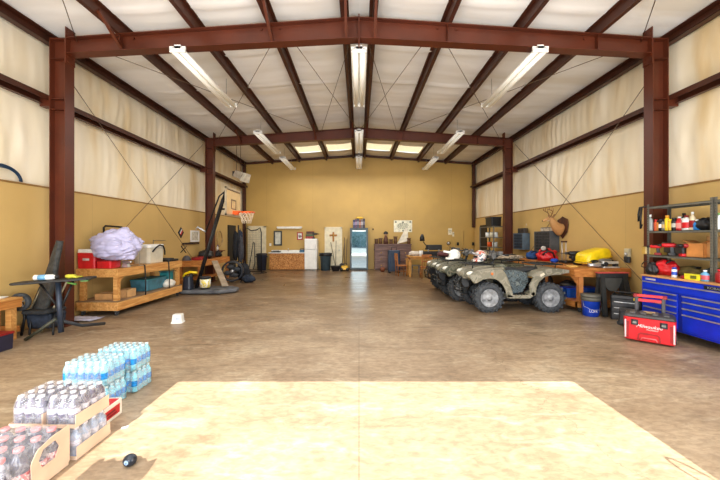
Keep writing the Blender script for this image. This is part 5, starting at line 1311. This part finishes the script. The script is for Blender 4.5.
t = thing('silver_grinder', 'silver angle grinder on the wooden workbench by the drill', 'grinder', (5.36, 7.26, RH), .1)
MB().lathe([(.0, -.16), (.04, -.16), (.045, .0), (.06, .08), (.05, .14), (0, .15)], 14, (0, 0, .062), 'X').build('motor_body', silver, t)
MB().cyl((.12, 0, .02), .075, .012, 18).build('disc', dark, t); MB().tube([(.1, -.05, .07), (.1, -.17, .10)], .018, 7).build('side_handle', black, t)
t = thing('aluminium_clamp_saw', 'chrome cut-off tool with flat base at the end of the bench', 'saw', (5.66, 7.24, RH), 0)
MB().box((0, 0, .02), (.36, .16, .03)).box((.02, 0, .12), (.34, .07, .06)).build('bed', M('bright_aluminium', (220, 220, 216), .3, .5), t, bevel=.006); MB().cyl((-.1, -.045, .09), .05, .07, 12, 'Y').build('knob', dark, t); MB().box((.14, 0, .06), (.06, .1, .08)).build('fence', dark, t)
t = thing('luggage_handle_cart', 'small folding luggage cart with thin chrome pull handle on the bench', 'cart', (5.50, 8.50, RH), .3)
MB().box((0, 0, .05), (.30, .24, .06), ch=.03).build('platform', black, t, bevel=.008)
MB().tube([(-.07, .06, .06), (-.07, .06, .56)], .011, 6).tube([(.07, .06, .06), (.07, .06, .56)], .011, 6).build('pull_rod', silver, t); MB().box((0, .06, .575), (.2, .04, .04), ch=.01).build('grip', M('dark_red_grip', (70, 40, 36), .5), t, bevel=.006)
drill('black_power_drill', 'long black power drill beside the luggage cart on the bench', (5.46, 8.12, RH), 2.9, black, 1.5)
t = thing('circular_saw', 'black circular saw at the wall side of the bench', 'saw', (5.84, 8.9-.25, RH), .3)
MB().box((0, 0, .012), (.34, .2, .018)).build('base_plate', greym, t); MB().lathe([(0, -.03), (.11, -.03), (.12, .0), (.11, .03), (0, .03)], 20, (0, 0, .135), 'Y').build('blade_guard', dark, t); MB().lathe([(0, .03), (.05, .03), (.05, .14), (0, .15)], 14, (0, 0, .15), 'Y').build('motor', black, t); MB().tube([(-.12, .02, .12), (-.08, .02, .26), (.06, .02, .28), (.12, .02, .2)], .022, 7).build('handle', black, t)
t = soft('red_jacket', 'bright red jacket with black trim heaped on the workbench', 'jacket', (5.54, 9.42, RH), (.28, .24, .20), red, 6, .38, 0, False)
MB().tube([(-.22, -.14, .18), (-.10, -.21, .30), (.02, -.24, .25), (.08, -.23, .10)], .03, 7).tube([(-.24, -.05, .25), (-.15, -.1, .34), (-.05, -.12, .33)], .034, 7).build('black_trim', black, t)
MB().ell((-.17, -.1, .37), (.07, .06, .07), 14, 10).build('pale_hood', M('pale_grey_cloth', (186, 176, 168), .8), t)
soft('blue_bag', 'blue cloth bag on the workbench beside the red jacket', 'bag', (5.47, 10.05, RH), (.2, .18, .15), M('mid_blue_cloth', (36, 74, 130), .8), 3, .3)
o = MB().ell((0, 0, .05), (.10, .08, .06), 18, 10, lambda p: 1+.35*noise.noise(p*3)); o.v = [(x, y, max(z, 0)) for x, y, z in o.v]; o = o.build('blue_rag', M('bright_blue_cloth', (30, 80, 190), .8), loc=(5.36, 8.78, RH)); tag(o, 'small bright blue rag on the workbench edge', 'rag')
carry('orange_tape_reel', 'flat orange-tan tape reel on the corner of the workbench', 'reel', (4.94, 7.42, RH), [('reel_body', MB().lathe([(.05, 0), (.12, 0), (.12, .045), (.05, .045)], 18, ring=True), M('tan_tape', (206, 160, 80), .5)), ('core', MB().lathe([(.05, .001), (.05, .044)], 14), black)])
# under the bench
for (x, y, d, lb) in ((5.12, 7.76, .32, 'blue plastic tub under the workbench behind the pine leg'), (5.56, 7.78, .34, 'blue plastic tub under the workbench behind the blue bucket')):
    carry('plastic_tub', lb, 'tub', (x, y, .25), [('tub_body', MB().box((0, 0, .10), (d, .34, .20), top=(1.08, 1.08), ch=.04), M('tub_blue', (24, 78, 160), .4)), ('lid', MB().box((0, 0, .21), (d*1.12, .38, .025), ch=.04), bluep)])
soft('black_hose_bag', 'black bag of cables on the shelf under the workbench', 'bag', (5.66, 8.55, .25), (.22, .36, .16), black, 7, .2)
soft('dark_canvas_roll', 'dark canvas bundle on the far shelf under the workbench', 'bundle', (5.68, 9.9, .25), (.22, .38, .18), M('dark_canvas', (56, 50, 46), .85, 0, .3), 11)
carry('brown_carton', 'brown carton under the bench behind the black sawhorse', 'box', (5.72, 7.34, .25), [('box_body', MB().box((0, 0, .16), (.30, .2, .32)), M('dull_card', (140, 104, 70), .8)), ('tape', MB().bb(-.151, .151, -.025, .025, .30, .322), M('packing_tape', (206, 172, 120)))])
# blue bucket
t = thing('blue_bucket', 'blue bucket with grey lid and white lettering in front of the workbench', 'bucket', (4.98, 6.88, 0))
MB().lathe([(.135, 0), (.145, .02), (.168, .34), (.176, .35), (.176, .385), (.168, .39)], 26).build('bucket_body', bluep, t)
MB().lathe([(.150, .40), (.180, .40), (.184, .45), (.170, .468), (0, .472)], 26).lathe([(.168, .33), (.178, .33), (.180, .40), (.168, .40)], 26).build('lid', M('grey_olive_lid', (100, 98, 88), .5), t)
MB().tube([(-.172, 0, .34), (-.19, -.06, .22), (-.10, -.18, .16), (.10, -.18, .16), (.19, -.06, .22), (.172, 0, .34)], .005, 5).build('handle', silver, t)
MB().grid(14, 2, lambda u, v: (.158*math.sin((u-.5)*1.9)*(1.0), -.158*math.cos((u-.5)*1.9)-.001, .085+.085*v)).build('label_band', M('bucket_band', (30, 70, 200), .4), t)
lt = "LOWE'S"
for i, ch in enumerate(lt):
    a = (i-2.5)*.27
    text('lettering', ch, .092, white, t, (.161*math.sin(a), -.161*math.cos(a), .127), (PI/2, 0, a), 0, .001, .8)
# sawhorse
t = thing('sawhorse', 'black plastic sawhorse with red top strip at the bench end', 'sawhorse', (5.48, 6.93, 0))
MB().box((0, 0, .86), (.64, .10, .10)).build('beam', dark, t, bevel=.01); MB().box((0, 0, .918), (.66, .11, .022)).build('top_strip', M('faded_red', (206, 84, 76), .5), t)
for sx in (-1, 1):
    for sy in (-1, 1): MB().bar((sx*.24, sy*.03, .86), (sx*.30, -.20 if sy < 0 else .11, .015), .085, .05).build('leg', M('sawhorse_black', (48, 48, 46), .55, 0, .2), t)
    MB().bb(sx*.27-.02, sx*.27+.02, -.13, .13, .40, .46).build('cross_brace', dark, t)
MB().prism([(-.22, .82), (.22, .82), (.14, .60), (.06, .52), (-.06, .52), (-.14, .60)], -.02, .02).build('web_panel', M('sawhorse_grey', (84, 84, 80), .55), t)
# stacked black toolbox
t = thing('black_toolbox', 'black three-drawer tool chest with yellow latch under the sawhorse', 'toolbox', (5.46, 6.53, 0), -.75)
MB().box((0, 0, .22), (.50, .28, .44), ch=.02).build('case_body', M('toolbox_black', (34, 34, 36), .45), t, bevel=.01)
for k in range(3):
    d_ = MB().box((0, -.145, .09+.12*k), (.45, .03, .10)).build('drawer', M('toolbox_drawer', (62, 62, 64), .35, .3), t, bevel=.006); MB().bb(-.19, .19, -.172, -.157, .125+.12*k, .14+.12*k).build('handle', silver, d_)
MB().box((0, 0, .47), (.52, .30, .07), ch=.02, top=(.94, .94)).build('lid', black, t, bevel=.01); MB().box((.15, -.155, .455), (.07, .03, .05)).build('latch', yellow, t)
MB().tube([(-.2, 0, .50), (-.18, 0, .56), (.18, 0, .56), (.2, 0, .50)], .018, 6).build('carry_handle', black, t)
t = thing('black_step_case', 'low black case standing beside the rolling red toolbox', 'case', (5.10, 5.97+.10, 0), -.75)
MB().box((0, 0, .16), (.28, .24, .24), ch=.02, top=(.9, .9)).build('case_body', M('toolbox_black', (34, 34, 36)), t, bevel=.01)
for x in (-.12, .12): MB().cyl((x, -.02, .045), .045, .04, 12, 'Y').build('wheel', dark, t)
MB().box((0, 0, .30), (.26, .22, .04), ch=.02).build('lid', M('charcoal_lid', (58, 58, 60), .5), t, bevel=.006)
# wall box
t = thing('wall_outlet_box', 'grey wall box with black phone-like holder above the bench end', 'wall box', (6.09, 7.22, 1.27), 0)
MB().box((-.03, 0, .06), (.06, .13, .20)).build('box_body', M('outlet_cream', (196, 188, 160), .5), t, bevel=.006); MB().box((-.055, -.02, -.09), (.07, .15, .14), ch=.02).build('holder', dark, t, bevel=.01); MB().ell((-.075, 0, .03), (.03, .035, .045), 10, 8).build('socket', silver, t)

# metal shelving behind the second column
t = thing('steel_shelf_unit', 'grey steel shelf unit of small parts behind the second column', 'shelving', (5.60, 13.55, 0))
for x in (-.20, .22):
    for y in (-.72, .72): MB().box((x, y, 1.07), (.045, .045, 2.14)).build('post', galv, t)
for z in (.4, .85, 1.25, 1.65, 2.1): MB().bb(-.21, .23, -.73, .73, z, z+.03).build('shelf', galv, t)
t = thing('black_crate', 'black plastic crate on top of the steel shelf unit', 'crate', (5.60, 13.35, 2.13))
MB().box((0, 0, .19), (.40, .62, .36), top=(1.06, 1.06), ch=.03).build('crate_body', black, t, bevel=.01); MB().box((0, 0, .37), (.45, .68, .03), ch=.03).build('rim', dark, t)
for k, (y, z, c, lb) in enumerate(((-.45, 1.28, white, 'white tin on the steel shelf unit, middle shelf'), (.05, 1.28, orange, 'orange tin on the steel shelf unit, middle shelf'), (-.5, 1.68, white, 'white tin on the steel shelf unit, upper shelf beside the post'), (-.2, 1.68, cream, 'cream tin on the steel shelf unit, upper shelf'), (.25, 1.68, white, 'white tin at the far side of the upper shelf of the steel unit'), (-.3, .88, silver, 'silver tin on a low shelf of the steel unit'), (.3, .88, redd, 'red tin on a low shelf of the steel unit'))):
    carry('paint_tin', lb, 'tin', (5.56, 13.55+y, z), [('tin_body', MB().cyl((0, 0, 0), .10, .2, 14), c), ('lid', MB().lathe([(.1, .2), (.105, .205), (.09, .215), (0, .21)], 14), greym)], 0, 'tins on the steel shelf unit')
# ================================================================== BLUE TOOL CHEST, SHELVES AND THE RED ROLLING BOX
t = thing('blue_tool_chest', 'long blue rolling tool chest with two banks of drawers below the metal shelves', 'tool chest', (0, 0, 0))
CX0, CX1, CY0, CY1, CB, CT = 5.18, 5.80, 3.98, 5.86, .15, .985
MB().bb(CX0, CX1, CY0, CY1, CB, CT).build('carcass', blue, t, bevel=.006)
MB().bb(CX0-.025, CX1, CY0-.01, CY1+.01, CT, CT+.03).build('wood_top', M('chest_top_wood', (206, 152, 96), .5, 0, .15, 4), t, bevel=.004)
al = M('drawer_trim', (176, 170, 160), .3, .5)
def drw(y0, y1, z0, z1, nm='drawer'):
    d = MB().bb(CX0-.022, CX0-.001, y0, y1, z0, z1).build(nm, blue, t, bevel=.004)
    MB().bb(CX0-.040, CX0-.020, y0+.01, y1-.01, z1-.022, z1-.004).build('handle', al, d)
drw(CY0+.03, CY1-.03, .78, .905)
for (y0, y1) in ((5.19, CY1-.06), (CY0+.03, 5.11)):
    for z0, z1 in ((.672, .755), (.573, .663), (.470, .563), (.19, .46)): drw(y0, y1, z0, z1)
MB().bb(CX0-.008, CX0, 5.12, 5.18, CB+.02, .76).build('lock_rail', M('blue_dark_rail', (10, 38, 160), .35), t)
MB().bb(CX0-.006, CX0, CY1-.27, CY1-.08, .925, .955).build('badge', M('badge_grey', (200, 190, 190)), t)
MB().bb(CX0-.008, CX0, 4.40, 4.80, .908, .962).build('name_plate', black, t)
text('lettering', 'KOBALT', .05, silver, t, (CX0-.009, 4.64, .935), (PI/2, 0, -PI/2), 0, .001, 1.2)
for x in (CX0+.08, CX1-.1):
    for y in (CY0+.12, CY1-.12):
        c = MB().bb(x-.03, x+.03, y-.03, y+.03, .11, CB).build('caster', greym, t); MB().cyl((x-.02, y, .06), .06, .04, 14, 'X').build('wheel', M('red_wheel', (150, 30, 40), .5) if y < 4.5 else rubber, c)

def rack_unit(label, y0, y1):
    t = thing('metal_shelf_rack', label, 'shelving', (0, 0, 0), 0, 'grey metal racks over the blue chest')
    z0 = CT+.03
    for x in (5.32, 5.73):
        for y in (y0+.02, y1-.02):
            p = MB(); sx = 1 if x < 5.5 else -1; sy = 1 if y < (y0+y1)/2 else -1
            p.bb(min(x, x+.004*sx)-.0, max(x, x+.004*sx)+.0, y-.02, y+.02, z0, 2.29); p.bb(min(x, x+sx*.035), max(x, x+sx*.035), y-sy*.02-.002, y-sy*.02+.002, z0, 2.29)
            for k in range(28): p.bb(x-.0015*(sx), x-.0005*sx, y-.006, y+.006, z0+.03+.044*k, z0+.05+.044*k) if False else None
            o = p.build('post', galv, t)
            q = MB()
            for k in range(27): q.box((x-.001*sx, y+.004, z0+.04+.044*k), (.003, .010, .020))
            q.build('slot', M('slot_dark', (54, 54, 48), .6), o)
    for z in (2.245, 1.80, 1.365):
        s = MB(); s.bb(5.315, 5.735, y0, y1, z-.006, z).bb(5.315, 5.32, y0, y1, z-.035, z).bb(5.73, 5.735, y0, y1, z-.035, z).bb(5.32, 5.73, y0, y0+.004, z-.035, z).bb(5.32, 5.73, y1-.004, y1, z-.035, z)
        s.build('shelf', galv, t)
    return t
rack_unit('grey metal shelf rack over the blue chest, the one touching the column', 4.81, 5.91)
rack_unit('grey metal shelf rack over the blue chest, cut by the photo edge', 3.69, 4.79)

def pos(px, x): return (x, x*F/(px-CX))
def spray(px, z, label, body, cap, r=.033, h=.2, x=5.42, cat='spray can', band=None):
    X, Y = pos(px, x)
    t = thing('spray_can', label, cat, (X, Y, z), 0, 'cans and bottles on the metal rack')
    MB().lathe([(r*.9, 0), (r, .01), (r, h*.76), (r*.8, h*.82), (r*.5, h*.84)], 14).build('can_body', body, t)
    MB().lathe([(r*.82, h*.82), (r*.82, h*.98), (r*.7, h), (0, h)], 14).build('cap', cap, t)
    if band: MB().lathe([(r*1.01, h*.25), (r*1.015, h*.27), (r*1.015, h*.55), (r*1.01, h*.57)], 14).build('label_band', band, t)
    return t
def bottle(px, z, label, body, cap, r=.045, h=.26, x=5.45, band=None, handle=False, group='cans and bottles on the metal rack', name='bottle'):
    X, Y = pos(px, x)
    t = thing(name, label, 'bottle', (X, Y, z), 0, group)
    MB().lathe([(r*.9, 0), (r, .012), (r, h*.58), (r*.85, h*.70), (r*.36, h*.82), (r*.34, h*.88)], 14, (0, 0, 0), 'Z', True, .75, 1).build('bottle_body', body, t)
    MB().lathe([(r*.42, h*.87), (r*.42, h), (0, h)], 12).build('cap', cap, t)
    if band: MB().lathe([(r*1.01, h*.15), (r*1.02, h*.17), (r*1.02, h*.52), (r*1.01, h*.54)], 14, (0, 0, 0), 'Z', True, .76, 1).build('label_band', band, t)
    if handle: MB().tube([(0, r*.5, h*.82), (0, r*1.15, h*.78), (0, r*1.1, h*.5), (0, r*.8, h*.45)], .012, 6).build('handle', body, t)
    return t
s1 = 1.80
mk = lambda n, c, r=.4: M(n, c, r, 0, .08)
bottle(650.3, s1, 'grey tapered spray bottle at the column end of the upper rack shelf', mk('spray_grey', (150, 156, 154)), mk('white_c', (232, 232, 226)), .042, .30, 5.36)
spray(653.4, s1, 'slim dark maroon can beside the grey spray bottle', mk('maroon', (110, 44, 44)), black)
spray(656, s1, 'orange-red spray can on the upper rack shelf', mk('orange_red', (214, 92, 50)), red, .03, .21)
spray(658.6, s1, 'amber spray can with dark cap on the upper rack shelf', mk('amber', (204, 130, 50)), black, .03, .19)
spray(661, s1, 'black and white labelled can on the upper rack shelf', black, dark, .034, .21, band=white)
spray(664, s1, 'grey aerosol can before the tall yellow one', mk('aerosol_grey', (120, 118, 108)), black, .033, .20, band=mk('tan_l', (190, 160, 110)))
spray(667.2, s1, 'tall yellow spray can on the upper rack shelf', yellow, mk('orange_y', (230, 160, 40)), .034, .27)
spray(670.5, s1, 'shorter golden yellow can beside the tall yellow one', mk('golden', (232, 186, 44)), yellow, .035, .20)
spray(674.2, s1, 'black aerosol with pale label beside the golden can', black, black, .036, .22, band=mk('pale_l', (190, 190, 176)))
bottle(679.5, s1, 'red jug with white cap on the upper rack shelf', red, white, .058, .24, band=mk('rose_l', (236, 150, 140)), handle=True)
bottle(684, s1, 'large black can standing behind the white jug', black, black, .06, .30, 5.60)
bottle(686.5, s1, 'white jug with red lower label on the upper rack shelf', white, redd, .066, .25, band=red, handle=True)
bottle(692.5, s1, 'cream bottle with red label and pale cap on the upper rack shelf', mk('cream_b', (232, 214, 180)), white, .045, .30, band=redd)
bottle(697, s1, 'short bright blue bottle with white cap on the upper rack shelf', mk('bright_blue', (40, 130, 206)), white, .05, .17)
X, Y = pos(704, 5.52); soft('black_satchel', 'black satchel at the post end of the upper rack shelf', 'bag', (X, Y, s1), (.11, .13, .11), black, 5, .2)
bottle(719.3, s1, 'white bottle on the rack cut by the photo edge', white, mk('green_c', (120, 160, 90)), .045, .25, 5.36, group=None)
s2 = 1.365
X, Y = pos(655, 5.53)
carry('yellow_carton', 'yellow-tan carton lying at the column end of the middle rack shelf', 'box', (X, Y, s2), [('box_body', MB().box((0, 0, .075), (.2, .34, .15)), M('yellow_tan_card', (206, 168, 84), .6)), ('pale_panel', MB().box((-.101, .04, .075), (.002, .1, .12)), M('cream_panel', (232, 214, 160), .6))])
drill('red_black_drill', 'red and black cordless drill in front of the yellow-tan carton', pos(655, 5.36)+(s2,), 2.2, red, .8, accent=redd)
drill('red_impact_driver', 'red and black impact driver in the middle of the middle rack shelf', pos(668, 5.40)+(s2,), 2.4, red, .95, accent=black)
drill('black_red_grinder', 'black tool with a red battery toward the cardboard box', pos(681, 5.40)+(s2,), 1.2, dark, .9, accent=red)
drill('dark_red_saw_driver', 'dark red driver tool beside the cardboard box', pos(689, 5.42)+(s2,), 2.9, redd, .95, accent=black)
X, Y = pos(676, 5.60)
t = thing('grey_tool_case', 'dark grey tool case leaning behind the red tools', 'case', (X, Y, s2), 0)
MB().box((0, 0, .11), (.14, .46, .17), rx=.18, ch=.02).build('case_body', M('case_grey', (86, 78, 70), .55), t, bevel=.01); MB().tube([(-.08, -.06, .17), (-.10, -.06, .22), (-.10, .06, .20), (-.08, .06, .15)], .011, 6).build('handle', black, t)
X, Y = pos(701.5, 5.52)
carton('open_cardboard_box', 'open orange-brown cardboard box on the middle rack shelf', (X, Y, s2), (.24, .25, .22), M('orange_card', (196, 130, 66), .75, 0, .1), PI/2+.1)
X, Y = pos(719, 5.6)
carton('tall_cardboard_box', 'tall brown cardboard box on the rack cut by the photo edge', (X, Y-.08, s2), (.26, .28, .34), card, 0, False)
# on the chest top
s3 = CT+.03
soft('red_tool_bag', 'bright red tool bag with black handles on the blue chest top', 'bag', pos(665, 5.45)+(s3,), (.14, .24, .15), red, 3, .35)
soft('black_glove_heap', 'black gloves heaped on the column end of the blue chest top', 'gloves', pos(652, 5.28)+(s3,), (.08, .10, .12), black, 8, .35, 0, False)
spray(674.3, s3, 'white and blue spray can on the blue chest top', mk('white_can', (230, 232, 236)), mk('blue_cap', (40, 70, 170)), .036, .17, 5.26, band=mk('blue_band', (40, 80, 190)))
t = soft('olive_canvas_pouch', 'olive canvas pouch behind the yellow carton on the blue chest top', 'pouch', pos(690, 5.58)+(s3,), (.12, .26, .10), M('olive_canvas', (120, 104, 56), .85, 0, .3), 2, .3)
carry('yellow_marker_box', 'bright yellow small carton on the front edge of the blue chest', 'box', pos(694.5, 5.28)+(s3,), [('box_body', MB().box((0, 0, .045), (.10, .22, .09)), M('acid_yellow', (232, 226, 50), .45)), ('print', MB().box((-.051, -.03, .045), (.002, .09, .05)), M('dark_olive_print', (110, 110, 40), .5))])
carry('red_tape_roll', 'dark red tape roll between the white can and yellow carton', 'tape', pos(685.5, 5.28)+(s3,), [('roll', MB().lathe([(.03, 0), (.06, 0), (.06, .05), (.03, .05)], 16), redd), ('core', MB().lathe([(.03, .001), (.03, .049)], 12), card)])
bottle(705, s3, 'pale blue tub with white lid on the blue chest top', mk('pale_blue', (110, 170, 206)), white, .055, .17, 5.28, band=mk('rose_band', (200, 90, 100)), group=None)
soft('dark_cable_heap', 'heap of dark cables beside the pale blue tub on the chest', 'cables', pos(712.5, 5.45)+(s3,), (.12, .13, .11), M('dark_green_black', (40, 46, 38), .7, 0, .3), 6, .4, 0, True)
bottle(719.5, s3, 'red bottle at the very edge of the photo on the chest top', redd, red, .05, .2, 5.3, group=None)
# straps hanging off the rack corner
for k, (dy, L, lb) in enumerate(((.03, .40, 'long black strap hanging from the rack corner beside the column'), (.075, .26, 'shorter black strap hanging from the rack corner'))):
    o = MB().tube([(5.30, 5.90+dy*.3, 2.25), (5.285, 5.95+dy, 2.245), (5.27, 5.96+dy, 2.245-L*.5), (5.28, 5.97+dy, 2.245-L), (5.295, 5.955+dy, 2.245-L*.8)], .016, 6).build('hanging_strap', black); tag(o, lb, 'strap')
o = MB().tube([(5.60, 5.94, 1.05)]+[(5.36+.0*i, 5.955+.03*math.sin(i), 1.10+.14*math.sin(a)+.0) if False else (5.36-.10*math.cos(a), 5.96, 1.14+.10*math.sin(a)) for i, a in enumerate([k*2*PI/12 for k in range(10)])], .008, 5).build('cable_loop', black); tag(o, 'thin black cable loop hanging at the column end of the chest top', 'cable')

# rolling red box
t = thing('red_rolling_toolbox', 'red rolling toolbox with black lid and raised handle beside the blue chest', 'toolbox', (4.70, 5.18, 0), -math.radians(43.7))
rw, rd, rh = .60, .38, .365
MB().box((0, 0, .03+rh/2), (rw, rd, rh), top=(1.04, 1.03), ch=.03).build('box_body', red, t, bevel=.012)
lid = MB().box((0, 0, .03+rh+.027), (rw*1.04, rd*1.05, .054), top=(.94, .92), ch=.03).build('lid', M('lid_charcoal', (66, 62, 62), .5, 0, .2), t, bevel=.014)
for x in (-.2, -.07, .07, .2): MB().box((x, 0, .03+rh+.062), (.075, .24, .022), ch=.01).build('lid_cleat', M('lid_grey', (92, 88, 86), .5), lid)
MB().box((0, .02, .03+rh+.068), (.14, .06, .03)).build('lid_latch', M('tan_latch', (170, 140, 96), .5), lid)
for sx in (-1, 1):
    l = MB().box((sx*.17, -rd/2-.012, .03+rh*.80), (.085, .03, .085), ch=.02).build('latch', dark, t, bevel=.008); MB().box((sx*.17, -rd/2-.03, .03+rh*.80), (.05, .012, .03)).build('latch_tab', grey, l)
    MB().box((sx*.285, -rd/2-.008, .03+rh*.48), (.022, .02, rh*.80)).build('corner_post', M('pale_corner', (224, 196, 196), .4), t, bevel=.005)
    MB().box((sx*.255, -rd/2-.005, .03+rh*.46), (.028, .012, rh*.70)).build('side_groove', redd, t)
    MB().cyl((sx*.30-.02, rd/2-.06, .07), .07, .04, 16, 'X').build('wheel', rubber, t)
    MB().box((sx*.165, rd/2+.0, .03+rh+.15), (.05, .05, .30)).build('handle_post', M('handle_grey', (78, 74, 76), .5), t, bevel=.01)
MB().strip([(-.14, .05), (-.13, .14), (-.10, .165), (.10, .165), (.13, .14), (.14, .05)], -rd/2-.016, -rd/2+.0, .02).build('front_grip', redd, t)
MB().tube([(-.10, -rd/2-.008, .05), (-.08, -rd/2-.016, .09), (.08, -rd/2-.016, .09), (.10, -rd/2-.008, .05)], .010, 6).build('front_rail', M('rose_edge', (236, 110, 110), .4), t)
MB().box((0, rd/2, .03+rh+.31), (.42, .05, .045), ch=.01).box((0, rd/2, .03+rh+.235), (.32, .035, .05)).build('pull_handle', M('handle_red', (214, 50, 56), .4), t, bevel=.008)
for sx in (-1, 1): MB().box((sx*.18, rd/2, .03+rh+.305), (.06, .056, .06)).build('handle_corner', redd, t, bevel=.008)
text('lettering', 'Milwaukee', .072, white, t, (-.0, -rd/2-.010, .03+rh*.66), (PI/2-.02, 0, 0), .35)
text('lettering', 'PACKOUT', .030, white, t, (.04, -rd/2-.009, .03+rh*.53), (PI/2-.02, 0, 0), .2)
# ================================================================== LIGHT AND CAMERA
w = bpy.data.worlds.new('sky'); SC.world = w; w.use_nodes = True
nt = w.node_tree; bg = nt.nodes['Background']
tc = nd(nt, 'ShaderNodeTexCoord'); sp = nd(nt, 'ShaderNodeSeparateXYZ'); r = ramp(nt, [(.45, (230, 232, 232)), (.75, (170, 205, 245))])
mr = nd(nt, 'ShaderNodeMapRange'); mr.inputs[1].default_value = -1; mr.inputs[2].default_value = 1
nt.links.new(tc.outputs['Generated'], sp.inputs[0]); nt.links.new(sp.outputs['Z'], mr.inputs[0]); nt.links.new(mr.outputs[0], r.inputs['Fac'])
nt.links.new(r.outputs['Color'], bg.inputs['Color']); bg.inputs['Strength'].default_value = 1.6

def lamp(name, kind, energy, loc, rot, color=(1, 1, 1), **kw):
    d = bpy.data.lights.new(name, kind); d.energy = energy; d.color = color
    for k, v in kw.items(): setattr(d, k, v)
    o = bpy.data.objects.new(name, d); COL.objects.link(o); o.location = loc; o.rotation_euler = rot
    return o
el = math.atan2(OH, 3.84-YF)
lamp('sun', 'SUN', 10.5, (0, -8, 9), (PI/2-el, 0, 0), (1, .96, .89), angle=math.radians(.12))
# unseen fill lamp added, standing in for daylight from the doorway
lamp('front_fill', 'AREA', 420, (0, .25, 3.9), (math.radians(90), 0, 0), (.94, .97, 1), shape='RECTANGLE', size=10.5, size_y=2.4)

for sx in (-1, 1): lamp('ceiling_fill', 'AREA', 310, (sx*3.3, -.3, .9), (math.radians(114), 0, 0), (.89, .95, 1), shape='RECTANGLE', size=4.4, size_y=1.2)  # unseen fill lamps added low at the front to lift the ceiling
for yy, e in ((3.4, 60), (9.2, 170), (14.3, 230)):
    lamp('roof_fill', 'AREA', e, (0, yy, 5.0), (0, 0, 0), (1, .98, .94), shape='RECTANGLE', size=8, size_y=3)  # unseen fill added under the roof, apart from the strip fittings
cam = bpy.data.cameras.new('camera'); co = bpy.data.objects.new('camera', cam); COL.objects.link(co)
co.location = (0, 0, EYE); co.rotation_euler = (PI/2, 0, 0)
cam.sensor_fit = 'HORIZONTAL'; cam.sensor_width = 36; cam.lens = F/720*36
cam.shift_x = (360-CX)/720; cam.shift_y = -(240-CY)/720
cam.clip_start = .05; cam.clip_end = 300
SC.camera = co
SC.view_settings.view_transform = 'Standard'; SC.view_settings.look = 'None'
SC.view_settings.exposure = 0.0; SC.view_settings.gamma = .96
SC.cycles.use_denoising = True
SC.cycles.max_bounces = 8; SC.cycles.diffuse_bounces = 5; SC.cycles.transparent_max_bounces = 12
SC.cycles.sample_clamp_indirect = 8.0; SC.cycles.caustics_reflective = False; SC.cycles.caustics_refractive = False
